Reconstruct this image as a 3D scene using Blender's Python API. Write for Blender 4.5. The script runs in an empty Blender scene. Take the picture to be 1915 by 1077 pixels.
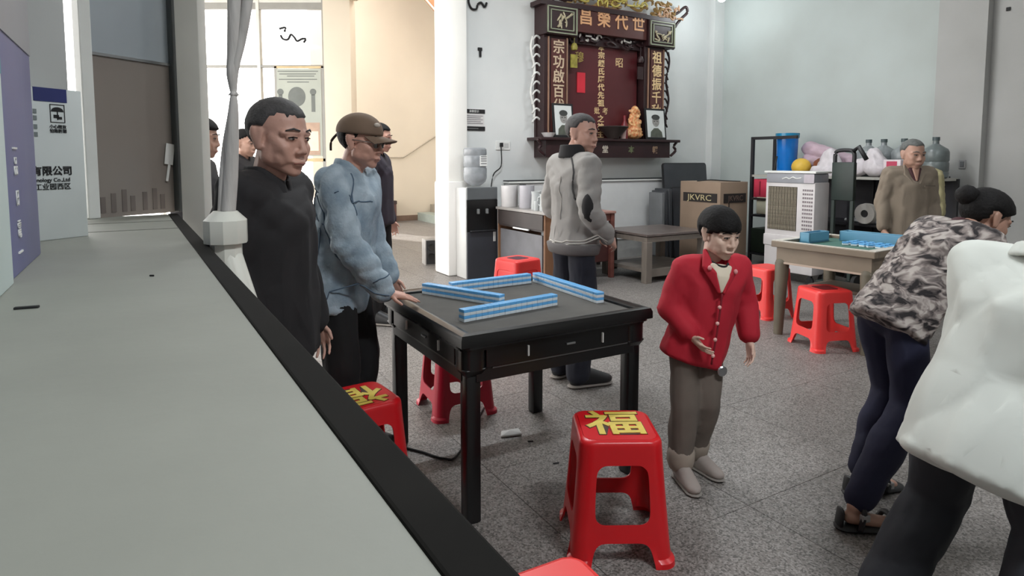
import bpy, bmesh, math, random
import numpy as np
from mathutils import Vector, Matrix, Euler
random.seed(7)
SC = bpy.context.scene
COL = SC.collection
PI = math.pi
TH = 0.53                      # the hall stands turned by this angle to the view

# ------------------------------------------------------------------ camera, sky, lights, exposure
F_PX, PITCH, CAM_H = 1180.0, 0.08, 1.45
CY = 300 + F_PX * math.tan(PITCH)
cam = bpy.data.cameras.new('camera')
cam_o = bpy.data.objects.new('camera', cam)
COL.objects.link(cam_o)
cam_o.location = (0, 0, CAM_H)
cam_o.rotation_euler = (PI / 2 - PITCH, 0, 0)
cam.sensor_width = 36
cam.lens = F_PX / 1915 * 36
cam.shift_y = -(538.5 - CY) / 1915
cam.clip_start = 0.02
SC.camera = cam_o
SC.view_settings.view_transform = 'Standard'
SC.view_settings.look = 'None'
SC.view_settings.gamma = 1
SC.view_settings.exposure = 0.14
SC.view_settings.use_curve_mapping = False

wd = bpy.data.worlds.new('sky')
SC.world = wd
wd.use_nodes = True
bg = wd.node_tree.nodes['Background']
bg.inputs[0].default_value = (1.0, 0.98, 0.95, 1)
bg.inputs[1].default_value = 5.0

def area(name, loc, rot, sx, sy, power, col=(1, 1, 1)):
    l = bpy.data.lights.new(name, 'AREA')
    l.shape = 'RECTANGLE'; l.size = sx; l.size_y = sy; l.energy = power; l.color = col
    o = bpy.data.objects.new(name, l); COL.objects.link(o)
    o.location = loc; o.rotation_euler = rot
    return o
def R(x, y, z=0):               # hall coordinates -> world
    return Vector((x * math.cos(TH) - y * math.sin(TH), x * math.sin(TH) + y * math.cos(TH), z))
# fill light added as unseen ceiling tubes (their housings are built with the ceiling)
ADDED_TUBES = [(2.4, 4.9, 95), (5.4, 4.6, 44), (1.5, -0.9, 125), (5.2, 0.8, 22)]
for tx, ty, tw in ADDED_TUBES:
    p = R(tx, ty, 4.30)
    area('added_tube_light', p, (0, 0, TH), 1.3, 0.12, tw, (0.93, 0.97, 1.0))
BULB = Vector((0, 0, CAM_H)) + Vector(((1335 - 957.5) / F_PX, 0.985, 0.2470)) * 9.55
p = BULB
bl = bpy.data.lights.new('bulb_light', 'POINT'); bl.energy = 14; bl.shadow_soft_size = 0.06; bl.color = (0.9, 0.97, 1)
bo = bpy.data.objects.new('bulb_light', bl); COL.objects.link(bo); bo.location = p + Vector((0, 0, -0.12))
# unseen fill lamp added in the stair hall, then sun through the glazed front
p = R(5.0, 11.2, 5.9)
area('added_stair_hall_light', p, (0, 0, TH), 1.3, 0.12, 40, (1.0, 0.95, 0.88))
sl = bpy.data.lights.new('sun', 'SUN'); sl.energy = 5.0; sl.angle = 0.03; sl.color = (1, 0.97, 0.92)
so = bpy.data.objects.new('sun', sl); COL.objects.link(so); so.rotation_euler = Vector((0.80, -0.60, -0.95)).to_track_quat('-Z', 'Y').to_euler()

# ------------------------------------------------------------------ placing by depth
def ray(px, py):
    u = (px - 957.5) / F_PX; w = (CY - py) / F_PX
    return Vector((u, math.cos(PITCH) + w * math.sin(PITCH), -math.sin(PITCH) + w * math.cos(PITCH)))
def G(px, py, z=0):
    d = ray(px, py); t = (z - CAM_H) / d.z
    return Vector((0, 0, CAM_H)) + d * t
def D(px, py, Y):
    d = ray(px, py)
    return Vector((0, 0, CAM_H)) + d * (Y / d.y)

# ------------------------------------------------------------------ materials
def lin(c):
    return tuple(((v / 255) / 12.92 if v <= 10 else (((v / 255) + 0.055) / 1.055) ** 2.4) for v in c)
MATS = {}
def mat(name, rgb, rough=0.6, var=0.12, scale=6.0, bump=0.0, bscale=60.0, metal=0.0, spec=0.5, rgb2=None, detail=4.0, stretch=None, trans=0.0, emit=0.0, coat=0.0):
    if name in MATS: return MATS[name]
    m = bpy.data.materials.new(name); m.use_nodes = True
    nt = m.node_tree; N = nt.nodes; L = nt.links
    b = N['Principled BSDF']
    tc = N.new('ShaderNodeTexCoord')
    src = tc.outputs['Object']
    if stretch:
        mp = N.new('ShaderNodeMapping'); mp.inputs['Scale'].default_value = stretch
        L.new(src, mp.inputs[0]); src = mp.outputs[0]
    nz = N.new('ShaderNodeTexNoise'); nz.inputs['Scale'].default_value = scale; nz.inputs['Detail'].default_value = detail
    L.new(src, nz.inputs['Vector'])
    cr = N.new('ShaderNodeValToRGB')
    c = lin(rgb)
    if rgb2: a, z = c, lin(rgb2)
    else:
        a = tuple(max(0, v * (1 - var)) for v in c); z = tuple(min(1, v * (1 + var)) for v in c)
    cr.color_ramp.elements[0].position = 0.32; cr.color_ramp.elements[0].color = (*a, 1)
    cr.color_ramp.elements[1].position = 0.68; cr.color_ramp.elements[1].color = (*z, 1)
    L.new(nz.outputs['Fac'], cr.inputs[0]); L.new(cr.outputs[0], b.inputs['Base Color'])
    b.inputs['Roughness'].default_value = rough; b.inputs['Metallic'].default_value = metal
    b.inputs['Specular IOR Level'].default_value = spec
    if coat: b.inputs['Coat Weight'].default_value = coat
    if trans: b.inputs['Transmission Weight'].default_value = trans
    if emit:
        b.inputs['Emission Color'].default_value = (*c, 1); b.inputs['Emission Strength'].default_value = emit
    if bump:
        n2 = N.new('ShaderNodeTexNoise'); n2.inputs['Scale'].default_value = bscale; n2.inputs['Detail'].default_value = 5
        L.new(src, n2.inputs['Vector'])
        bp = N.new('ShaderNodeBump'); bp.inputs['Strength'].default_value = bump; bp.inputs['Distance'].default_value = 0.01
        L.new(n2.outputs['Fac'], bp.inputs['Height']); L.new(bp.outputs[0], b.inputs['Normal'])
    MATS[name] = m
    return m

def speckle(name, base, dark, light, scale, rough=0.5):
    m = bpy.data.materials.new(name); m.use_nodes = True
    nt = m.node_tree; N = nt.nodes; L = nt.links; b = N['Principled BSDF']
    geo = N.new('ShaderNodeNewGeometry')
    v = N.new('ShaderNodeTexVoronoi'); v.inputs['Scale'].default_value = scale
    L.new(geo.outputs['Position'], v.inputs['Vector'])
    cr = N.new('ShaderNodeValToRGB'); cr.color_ramp.interpolation = 'CONSTANT'
    E = cr.color_ramp.elements
    E[0].position = 0; E[0].color = (*lin(dark), 1); E[1].position = 0.24; E[1].color = (*lin(base), 1)
    e = E.new(0.72); e.color = (*lin(light), 1)
    sx = N.new('ShaderNodeSeparateColor'); L.new(v.outputs['Color'], sx.inputs[0]); L.new(sx.outputs[0], cr.inputs[0])
    nz = N.new('ShaderNodeTexNoise'); nz.inputs['Scale'].default_value = 1.3; nz.inputs['Detail'].default_value = 6
    L.new(geo.outputs['Position'], nz.inputs['Vector'])
    c2 = N.new('ShaderNodeValToRGB'); c2.color_ramp.elements[0].position = 0.3; c2.color_ramp.elements[0].color = (0.72, 0.72, 0.72, 1)
    c2.color_ramp.elements[1].position = 0.7; c2.color_ramp.elements[1].color = (1, 1, 1, 1); L.new(nz.outputs['Fac'], c2.inputs[0])
    mx = N.new('ShaderNodeMix'); mx.data_type = 'RGBA'; mx.blend_type = 'MULTIPLY'; mx.inputs[0].default_value = 0.7
    L.new(cr.outputs[0], mx.inputs[6]); L.new(c2.outputs[0], mx.inputs[7]); L.new(mx.outputs[2], b.inputs['Base Color'])
    b.inputs['Roughness'].default_value = rough
    MATS[name] = m
    return m

def leopard(name):
    m = bpy.data.materials.new(name); m.use_nodes = True
    nt = m.node_tree; N = nt.nodes; L = nt.links; b = N['Principled BSDF']
    tc = N.new('ShaderNodeTexCoord')
    nz = N.new('ShaderNodeTexNoise'); nz.inputs['Scale'].default_value = 9; L.new(tc.outputs['Object'], nz.inputs['Vector'])
    mp = N.new('ShaderNodeMapping'); mp.inputs['Scale'].default_value = (1, 1, 1.9); L.new(tc.outputs['Object'], mp.inputs[0])
    ad = N.new('ShaderNodeMix'); ad.data_type = 'RGBA'; ad.blend_type = 'ADD'; ad.inputs[0].default_value = 0.10
    L.new(mp.outputs[0], ad.inputs[6]); L.new(nz.outputs['Color'], ad.inputs[7])
    w = N.new('ShaderNodeTexNoise'); w.inputs['Scale'].default_value = 17; w.inputs['Detail'].default_value = 2.5; w.inputs['Distortion'].default_value = 1.0
    L.new(ad.outputs[2], w.inputs['Vector'])
    cr = N.new('ShaderNodeValToRGB'); E = cr.color_ramp.elements
    E[0].position = 0.36; E[0].color = (*lin((34, 30, 32)), 1); E[1].position = 0.44; E[1].color = (*lin((98, 90, 88)), 1)
    e = E.new(0.53); e.color = (*lin((140, 130, 126)), 1); e = E.new(0.62); e.color = (*lin((178, 170, 164)), 1)
    L.new(w.outputs['Fac'], cr.inputs[0]); L.new(cr.outputs[0], b.inputs['Base Color']); b.inputs['Roughness'].default_value = 0.85
    MATS[name] = m
    return m

# ------------------------------------------------------------------ mesh helpers
def new_bm(): return bmesh.new()
def box(bm, c, s, rot=None, bev=0.0, seg=2):
    r = bmesh.ops.create_cube(bm, size=1)
    M = Matrix.Translation(Vector(c)) @ (Euler(rot).to_matrix().to_4x4() if rot else Matrix()) @ Matrix.Diagonal((*s, 1))
    bmesh.ops.transform(bm, matrix=M, verts=r['verts'])
    if bev:
        es = {e for v in r['verts'] for e in v.link_edges}
        bmesh.ops.bevel(bm, geom=list(es), offset=bev, segments=seg, profile=0.5, affect='EDGES')
def bx(bm, x0, x1, y0, y1, z0, z1, bev=0.0):
    box(bm, ((x0 + x1) / 2, (y0 + y1) / 2, (z0 + z1) / 2), (abs(x1 - x0), abs(y1 - y0), abs(z1 - z0)), bev=bev)
def lathe(bm, prof, c=(0, 0, 0), n=24, M=None):
    M = M or Matrix.Translation(Vector(c))
    rings = []
    for r, z in prof:
        if r < 1e-5: rings.append([bm.verts.new(M @ Vector((0, 0, z)))])
        else: rings.append([bm.verts.new(M @ Vector((r * math.cos(2 * PI * k / n), r * math.sin(2 * PI * k / n), z))) for k in range(n)])
    for a, b in zip(rings, rings[1:]):
        for k in range(n):
            q = [a[k % len(a)], a[(k + 1) % len(a)], b[(k + 1) % len(b)], b[k % len(b)]]
            u = []
            for v in q:
                if v not in u: u.append(v)
            if len(u) > 2:
                try: bm.faces.new(u)
                except ValueError: pass
    for rg, fl in ((rings[0], True), (rings[-1], False)):
        if len(rg) > 2: bm.faces.new(rg[::-1] if fl else rg)
def tube(bm, pts, r, n=8, r1=None):
    pts = [Vector(p) for p in pts]
    rings = []
    up = Vector((0, 0, 1))
    for i, p in enumerate(pts):
        t = (pts[min(i + 1, len(pts) - 1)] - pts[max(i - 1, 0)]).normalized()
        ref = up if abs(t.dot(up)) < 0.95 else Vector((1, 0, 0))
        a = t.cross(ref).normalized(); b = t.cross(a)
        if isinstance(r, (list, tuple)): rr = r[i]
        else: rr = r if r1 is None else r + (r1 - r) * i / (len(pts) - 1)
        rings.append([bm.verts.new(p + (a * math.cos(2 * PI * k / n) + b * math.sin(2 * PI * k / n)) * rr) for k in range(n)])
    for A, B in zip(rings, rings[1:]):
        for k in range(n): bm.faces.new((A[k], A[(k + 1) % n], B[(k + 1) % n], B[k]))
    bm.faces.new(rings[0][::-1]); bm.faces.new(rings[-1])
def bez(pts, n=10):
    pts = [Vector(p) for p in pts]; out = []
    P = [pts[0]] + pts + [pts[-1]]
    for i in range(len(pts) - 1):
        a, b, c, d = P[i:i + 4]
        for k in range(n):
            t = k / n
            out.append(0.5 * ((2 * b) + (c - a) * t + (2 * a - 5 * b + 4 * c - d) * t * t + (3 * b - a - 3 * c + d) * t ** 3))
    out.append(pts[-1]); return out
def prism(bm, poly, z0, z1, M=None):
    M = M or Matrix()
    a = [bm.verts.new(M @ Vector((x, y, z0))) for x, y in poly]; b = [bm.verts.new(M @ Vector((x, y, z1))) for x, y in poly]
    n = len(poly)
    bm.faces.new(a[::-1]); bm.faces.new(b)
    for k in range(n): bm.faces.new((a[k], a[(k + 1) % n], b[(k + 1) % n], b[k]))
def rrect(w, d, r, n=5):
    out = []
    for cx, cy, a0 in ((w / 2 - r, d / 2 - r, 0), (-w / 2 + r, d / 2 - r, 90), (-w / 2 + r, -d / 2 + r, 180), (w / 2 - r, -d / 2 + r, 270)):
        for k in range(n + 1):
            a = math.radians(a0 + 90 * k / n); out.append((cx + r * math.cos(a), cy + r * math.sin(a)))
    return out
MXZ = Matrix.Rotation(PI / 2, 4, 'X')           # puts a drawn outline upright, facing -y
_ICO = {}
def ico(n):
    if n not in _ICO:
        b = bmesh.new(); bmesh.ops.create_icosphere(b, subdivisions=n, radius=1); _ICO[n] = ([v.co.copy() for v in b.verts], [[v.index for v in f.verts] for f in b.faces]); b.free()
    return _ICO[n]
def ell(bm, c, r, M=None, n=2):
    vs, fs = ico(n); c = Vector(c)
    if not hasattr(r, '__len__'): r = (r, r, r)
    W = [bm.verts.new(c + (M @ Vector((v.x * r[0], v.y * r[1], v.z * r[2])) if M else Vector((v.x * r[0], v.y * r[1], v.z * r[2])))) for v in vs]
    for f in fs: bm.faces.new([W[i] for i in f])
def hull(bm, blobs, n=2):                        # one convex piece around several ellipsoids (centre, radii[, turn])
    vs, _ = ico(n); pts = []
    for bl_ in blobs:
        c, r = Vector(bl_[0]), bl_[1]; M = bl_[2] if len(bl_) > 2 else None
        if not hasattr(r, '__len__'): r = (r, r, r)
        for v in vs:
            q = Vector((v.x * r[0], v.y * r[1], v.z * r[2]))
            pts.append(bm.verts.new(c + (M @ q if M else q)))
    res = bmesh.ops.convex_hull(bm, input=pts)
    junk = list({g for g in res['geom_interior'] + res['geom_unused'] if isinstance(g, bmesh.types.BMVert)})
    bmesh.ops.delete(bm, geom=[v for v in junk if v.is_valid], context='VERTS')
def obj(name, bm, m, parent=None, smooth=None, loc=None, rz=None):
    me = bpy.data.meshes.new(name)
    if isinstance(bm, bmesh.types.BMesh):
        bmesh.ops.recalc_face_normals(bm, faces=bm.faces)
        bm.to_mesh(me); bm.free()
    else: me = bm; me.name = name
    o = bpy.data.objects.new(name, me); COL.objects.link(o)
    for k in (m if isinstance(m, (list, tuple)) else [m]): me.materials.append(k)
    if parent: o.parent = parent
    if loc is not None: o.location = loc
    if rz is not None: o.rotation_euler = (0, 0, rz)
    if smooth == 'all': me.shade_smooth()
    elif smooth:
        me.shade_smooth(); me.set_sharp_from_angle(angle=math.radians(smooth))
    return o
def tag(o, label, cat, group=None, kind=None):
    if label: o['label'] = label
    if cat: o['category'] = cat
    if group: o['group'] = group
    if kind: o['kind'] = kind
    return o
def thing(name, label, cat, loc, rz=0, group=None):
    o = bpy.data.objects.new(name, None); COL.objects.link(o); o.empty_display_size = 0.1
    o.location = loc; o.rotation_euler = (0, 0, rz)
    return tag(o, label, cat, group)
def struct(name, bm, m, rz=None, smooth=None, loc=None):
    o = obj(name, bm, m, None, smooth, loc, rz); o['kind'] = 'structure'; return o
def kids(o): return [c for c in bpy.data.objects if c.parent == o]
def dup(o, loc, rz=None, label=None, group=None):
    def cp(s, par):
        c = s.copy(); COL.objects.link(c)
        if par: c.parent = par
        for k in kids(s): cp(k, c)
        return c
    r = cp(o, None); r.location = loc
    if rz is not None: r.rotation_euler = (0, 0, rz)
    if label: r['label'] = label
    if group: r['group'] = group
    return r
_DG = None
def text_mesh(body, size, ext=0.001, align='CENTER', off=0.0):
    cu = bpy.data.curves.new('t', 'FONT'); cu.body = body; cu.size = size; cu.extrude = ext; cu.resolution_u = 3; cu.offset = off
    cu.align_x = align; cu.align_y = 'CENTER'
    o = bpy.data.objects.new('t', cu); COL.objects.link(o)
    dg = bpy.context.evaluated_depsgraph_get()
    me = bpy.data.meshes.new_from_object(o.evaluated_get(dg)); 
    bpy.data.objects.remove(o); bpy.data.curves.remove(cu)
    return me
def text(name, body, size, loc, rot, m, parent=None, ext=0.001, align='CENTER', sx=1.0, bold=0.0):
    me = text_mesh(body, size, ext, align, bold)
    o = obj(name, me, m, parent)
    o.location = loc; o.rotation_euler = rot; o.scale = (sx, 1, 1)
    return o
UP = (PI / 2, 0, 0)
def solid_mesh(bm, voxel, smooth=3, dec=None, fold=0.0, fseed=0, fscale=22.0):    # merge overlapping pieces into one skin
    me = bpy.data.meshes.new('tmp'); bmesh.ops.recalc_face_normals(bm, faces=bm.faces); bm.to_mesh(me); bm.free()
    o = bpy.data.objects.new('tmp', me); COL.objects.link(o)
    md = o.modifiers.new('r', 'REMESH'); md.mode = 'VOXEL'; md.voxel_size = voxel
    if smooth:
        s = o.modifiers.new('s', 'SMOOTH'); s.iterations = smooth; s.factor = 0.5
    if dec:
        d = o.modifiers.new('d', 'DECIMATE'); d.ratio = dec
    dg = bpy.context.evaluated_depsgraph_get()
    out = bpy.data.meshes.new_from_object(o.evaluated_get(dg))
    bpy.data.objects.remove(o); bpy.data.meshes.remove(me)
    if fold:
        n = len(out.vertices)
        co = np.empty(n * 3, np.float32); out.vertices.foreach_get('co', co); co = co.reshape(-1, 3)
        no = np.empty(n * 3, np.float32); out.vertex_normals.foreach_get('vector', no); no = no.reshape(-1, 3)
        rg = np.random.RandomState(fseed)
        d = np.zeros(n)
        for k in range(5):
            v = rg.normal(size=3); v[2] *= 1.3; v /= np.linalg.norm(v)
            w = rg.normal(size=3); w /= np.linalg.norm(w)
            ph = co @ v * fscale * rg.uniform(0.7, 1.8) + 1.6 * np.sin(co @ w * fscale * 0.45 + rg.uniform(0, 6)) + rg.uniform(0, 6)
            d += np.abs(np.sin(ph)) ** 0.7 - 0.6
        co += no * (d * fold / 2.0)[:, None].astype(np.float32)
        out.vertices.foreach_set('co', co.ravel()); out.update()
    out.shade_smooth()
    return out
# ------------------------------------------------------------------ the hall
M_wall = mat('white_plaster', (226, 228, 226), 0.85, 0.03, 1.2, 0.05, 40, rgb2=(214, 217, 216))
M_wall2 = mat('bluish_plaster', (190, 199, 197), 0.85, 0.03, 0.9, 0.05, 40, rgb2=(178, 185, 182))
M_wall3 = mat('grey_plaster', (176, 176, 174), 0.85, 0.04, 0.8, 0.05, 40, rgb2=(158, 158, 155))
M_cream = mat('cream_plaster', (216, 204, 186), 0.85, 0.04, 0.8, 0.05, 40)
M_ceil = mat('ceiling_paint', (215, 215, 212), 0.9, 0.03, 1)
M_terr = speckle('terrazzo', (127, 122, 118), (92, 88, 85), (152, 147, 143), 150, 0.5)
M_joint = mat('floor_joint', (112, 108, 104), 0.8)
M_black = mat('black_gloss', (15, 15, 16), 0.28, 0.2, 5)
M_dark = mat('dark_metal', (34, 35, 38), 0.45, 0.2, 5)
M_steel = mat('steel', (170, 172, 174), 0.3, 0.06, 5, metal=0.9)
M_white = mat('white_plastic', (228, 229, 226), 0.4, 0.03, 3)
M_gold = mat('gilt', (196, 158, 66), 0.45, 0.25, 30, metal=0.35)
M_ink = mat('black_ink', (24, 24, 26), 0.7, 0.1)
M_glass = bpy.data.materials.new('clear_glass'); M_glass.use_nodes = True
_n = M_glass.node_tree; _t = _n.nodes.new('ShaderNodeBsdfTransparent'); _g = _n.nodes.new('ShaderNodeBsdfGlossy'); _g.inputs['Roughness'].default_value = 0.03; _f = _n.nodes.new('ShaderNodeFresnel'); _f.inputs[0].default_value = 1.35; _m = _n.nodes.new('ShaderNodeMixShader')
_n.links.new(_f.outputs[0], _m.inputs[0]); _n.links.new(_t.outputs[0], _m.inputs[1]); _n.links.new(_g.outputs[0], _m.inputs[2]); _n.links.new(_m.outputs[0], _n.nodes['Material Output'].inputs[0])
CEIL = 4.6

# floor: a bed with terrazzo tiles laid into it
bm = new_bm(); bx(bm, -6, 10, -4, 16, -0.10, -0.006)
floor = struct('floor', bm, M_joint, TH)
bm = new_bm(); box(bm, (0, 0, -0.003), (0.797, 0.797, 0.006))
tile0 = None
for i in range(-2, 11):
    for j in range(-2, 19):
        x, y = 0.4 + 0.8 * i - 0.25, 0.4 + 0.8 * j + 0.1
        w = R(x, y)
        if w.y < 0.3: continue
        px = abs(w.x) / w.y
        if px > 1.7: continue
        if tile0 is None:
            tile0 = obj('floor_tile', bm, M_terr, floor, loc=(x, y, 0))
        else:
            o = tile0.copy(); COL.objects.link(o); o.location = (x, y, 0)
bm = new_bm(); bx(bm, -6, 10, -4.2, 7.57, CEIL, CEIL + 0.1); prism(bm, [(-1.5, 7.5), (3.6, 7.5), (3.6, 11.8), (3.1, 12.0), (0.3, 13.6), (-1.5, 14.6)], CEIL, CEIL + 0.1); bx(bm, 3.3, 9.0, 7.5, 14.6, CEIL + 1.6, CEIL + 1.7)
struct('ceiling', bm, M_ceil, TH)
# altar wall, right wall with its pilaster, wall behind the camera, wall behind the shelf
XL, YB, XR = 3.28, 7.37, 8.22
bm = new_bm(); bx(bm, XL + 0.28, XR + 0.2, YB, YB + 0.2, 0, CEIL)
struct('wall_back', bm, M_wall, TH)
bm = new_bm(); bx(bm, XR - 0.22, XR, YB - 0.13, YB, 0, CEIL); struct('trim_1', bm, M_wall, TH)          # corner pier
bm = new_bm(); bx(bm, XR, XR + 0.2, -4, YB, 0, CEIL)
struct('wall_right', bm, M_wall2, TH)
bm = new_bm(); bx(bm, XR - 0.16, XR, 3.45, 3.95, 0, CEIL); struct('trim_2', bm, M_wall3, TH)            # right pilaster
bm = new_bm(); bx(bm, XR - 0.04, XR, -4, 3.45, 0, CEIL); struct('trim_3', bm, M_wall3, TH)
bm = new_bm(); bx(bm, -6, 10, -4.2, -4, 0, CEIL); struct('wall_front', bm, M_wall3, TH)
bm = new_bm(); bx(bm, -0.62, -0.5, -4, 3.3, 0, CEIL); struct('wall_left', bm, M_wall3, TH)
# white round-edged pillar with its thicker base, at the end of the altar wall
bm = new_bm(); bx(bm, XL, XL + 0.28, YB - 0.2, YB + 0.2, 0, CEIL, 0.03)
struct('trim_4', bm, mat('pillar_white', (238, 236, 230), 0.6, 0.02, 2), TH, 40)
bm = new_bm(); bx(bm, XL - 0.02, XL + 0.26, YB - 0.24, YB + 0.2, 0, 1.19, 0.03)
struct('trim_5', bm, mat('pillar_tile', (232, 230, 226), 0.25, 0.03, 2), TH, 40)
# stair hall: cream column, beam, far wall, stairs, skirting
bm = new_bm(); c = D(640, 300, 12.0)
bx(bm, -0.25, 0.25, -0.2, 0.2, 0, CEIL, 0.01); struct('trim_6', bm, M_cream, 0, 40, (c.x, c.y, 0))
bm = new_bm(); bx(bm, 3.35, 3.6, 7.6, 11.9, 4.42, CEIL); struct('trim_7', bm, M_cream, TH)
bm = new_bm(); bx(bm, 3.3, 9.0, 14.4, 14.6, 0, CEIL + 1.6); struct('wall_stair', bm, M_cream, TH)
bm = new_bm(); bx(bm, 8.8, 9.0, 7.6, 14.4, 0, CEIL + 1.6); struct('wall_stair_end', bm, M_cream, TH)
bm = new_bm(); bx(bm, 3.3, 9.0, 14.37, 14.4, 0, 0.13); struct('baseboard_back', bm, mat('skirting', (120, 98, 84), 0.5), TH)
M_step = mat('stair_stone', (150, 140, 126), 0.6, 0.1)
M_side = mat('stair_side', (160, 168, 160), 0.7, 0.08)
st = thing('staircase', 'stone staircase climbing to the right behind the white pillar', 'stairs', R(5.75, 13.55), TH)
for k in range(8):
    bm = new_bm(); bx(bm, 0.33 * k, 0.33 * k + 0.34, -0.6, 0.8, 0 if k < 9 else 0, 0.19 * (k + 1)); obj('step', bm, M_step if k % 2 else M_side, st)
fl = D(800, 0, 13.4)
t = thing('upper_stair_flight', 'brown underside of an upper stair flight at the top beside the white pillar', 'stairs', (fl.x, 13.4, 0))
bm = new_bm(); prism(bm, [(-0.05, fl.z + 0.02), (0.38, fl.z - 0.48), (1.3, fl.z - 0.48), (1.3, fl.z + 1.0), (-0.9, fl.z + 1.0)], -0.5, 0.5, MXZ); obj('soffit', bm, mat('flight_soffit', (150, 96, 66), 0.8, 0.3, 60, rgb2=(176, 120, 84)), t)
bm = new_bm(); tube(bm, [(-0.95, -0.52, fl.z + 1.0), (-0.07, -0.52, fl.z), (0.38, -0.52, fl.z - 0.52)], 0.02, 6); obj('edge_band', bm, mat('flight_edge', (214, 196, 170), 0.7), t)
# pale conduit line and rail scratches on stair wall
bm = new_bm(); tube(bm, [R(4.5, 14.36, 1.52), R(5.4, 14.36, 1.52), R(6.9, 14.36, 2.45)], 0.018, 6)
tag(obj('handrail', bm, mat('rail_grey', (176, 164, 148), 0.5)), 'thin pale handrail rising along the cream stair wall', 'handrail')

# glazed front: frame, panes, a door leaf with a poster
fx = thing('shopfront', 'white framed glazed shopfront with transom panes, strongly lit from outside', 'window', D(497, 300, 11.9) * 1.0, 0)
fx.location.z = 0
def fxx(px): return D(px, 300, 11.9).x - fx.location.x
def fzz(py): return D(500, py, 11.9).z
M_frame = mat('frame_white', (214, 212, 204), 0.5, 0.03)
M_frameg = mat('frame_grey', (150, 148, 142), 0.5, 0.05)
for a, b, c, d in ((300, 618, -30, 6), (300, 618, 6, 18), (300, 618, 122, 127)):
    bm = new_bm(); bx(bm, fxx(a), fxx(b), -0.05, 0.05, fzz(d), fzz(c), 0.005); obj('frame_rail', bm, M_frame if c < 0 else M_frameg, fx)
for px in (302, 492, 612):
    bm = new_bm(); bx(bm, fxx(px) - 0.03, fxx(px) + 0.03, -0.06, 0.06, 0, fzz(-30), 0.005); obj('mullion', bm, M_frame if px < 600 else M_frameg, fx)
for a, b, c, d in ((302, 492, 18, 122), (492, 612, 18, 122), (302, 522, 127, 420)):
    bm = new_bm(); bx(bm, fxx(a), fxx(b), -0.004, 0.004, fzz(d), fzz(c)); obj('pane', bm, M_glass, fx)
lf = new_bm(); bx(lf, fxx(521), fxx(612), -0.08, -0.06, 0, fzz(127), 0.005); lfo = obj('door_leaf', lf, M_glass, fx)
for a, b in ((521, 526), (607, 613)):
    bm = new_bm(); bx(bm, fxx(a), fxx(b), -0.1, -0.05, 0, fzz(125), 0.004); obj('door_stile', bm, M_frameg, lfo)
for c, d in ((125, 129), (296, 302)):
    bm = new_bm(); bx(bm, fxx(521), fxx(612), -0.1, -0.05, fzz(d), fzz(c), 0.004); obj('door_rail', bm, mat('door_rail_tan', (196, 172, 130), 0.5), lfo)
# scribble on the transom pane
bm = new_bm()
def fp(px, py): return (fxx(px), -0.012, fzz(py))
for pts in (([530, 54], [541, 52], [539, 60]), ([532, 66], [536, 73], [545, 74], [551, 65], [557, 70], [562, 77], [571, 73], [578, 73], [574, 80])):
    tube(bm, bez([fp(*q) for q in pts], 6), 0.02, 6)
sc = obj('branch_decal', bm, M_ink, fx)
# poster on the door
po = thing('door_poster', 'grey printed poster with emblem and tassels fixed to the glass door', 'poster', fx.location + Vector((0, -0.105, 0)))
M_pos = mat('poster_grey', (168, 172, 162), 0.6, 0.06, 2); M_posd = mat('poster_print', (104, 108, 104), 0.6, 0.1); M_posr = mat('poster_brown', (178, 150, 130), 0.6, 0.1)
bm = new_bm(); bx(bm, fxx(526), fxx(607), -0.004, 0.004, fzz(292), fzz(130)); obj('sheet', bm, M_pos, po)
bm = new_bm(); bx(bm, fxx(530), fxx(603), -0.007, -0.003, fzz(290), fzz(230)); obj('lower_print', bm, M_posr, po)
bm = new_bm(); bx(bm, fxx(548), fxx(600), -0.009, -0.006, fzz(282), fzz(246)); obj('pale_field', bm, mat('poster_pale', (232, 214, 190), 0.6, 0.05), po)
for y, a, b in ((139, 531, 598), (143, 545, 595), (149, 530, 600), (154, 545, 585), (134, 528, 602)):
    bm = new_bm(); bx(bm, fxx(a), fxx(b), -0.007, -0.003, fzz(y + 1.6), fzz(y)); obj('print_line', bm, M_posd, po)
bm = new_bm(); prism(bm, [(fxx(562) + .16 * math.cos(k * PI / 12), fzz(182) + .18 * math.sin(k * PI / 12)) for k in range(24)], 0.003, 0.007, MXZ); obj('emblem', bm, M_posd, po)
for px in (532, 592):
    bm = new_bm(); bx(bm, fxx(px - 3.5), fxx(px + 3.5), -0.007, -0.003, fzz(210), fzz(178)); prism(bm, [(fxx(px) + .06 * math.cos(k * PI / 6), fzz(173) + .06 * math.sin(k * PI / 6)) for k in range(12)], 0.003, 0.007, MXZ); obj('tassel', bm, M_posd, po)
# dark red framed banner on stair wall, seen beside the pillar
bn = thing('wall_banner', 'tall dark red banner hanging on the cream stair wall by the pillar', 'banner', R(6.85, 14.33), TH)
bm = new_bm(); bx(bm, -0.35, 0.35, -0.02, 0.0, 1.75, 4.0); obj('cloth', bm, mat('banner_red', (104, 44, 38), 0.7, 0.15), bn)
bm = new_bm(); bx(bm, -0.38, 0.38, -0.03, 0.0, 3.3, 4.05); obj('header', bm, mat('banner_dark', (48, 40, 36), 0.7, 0.15), bn)
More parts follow.
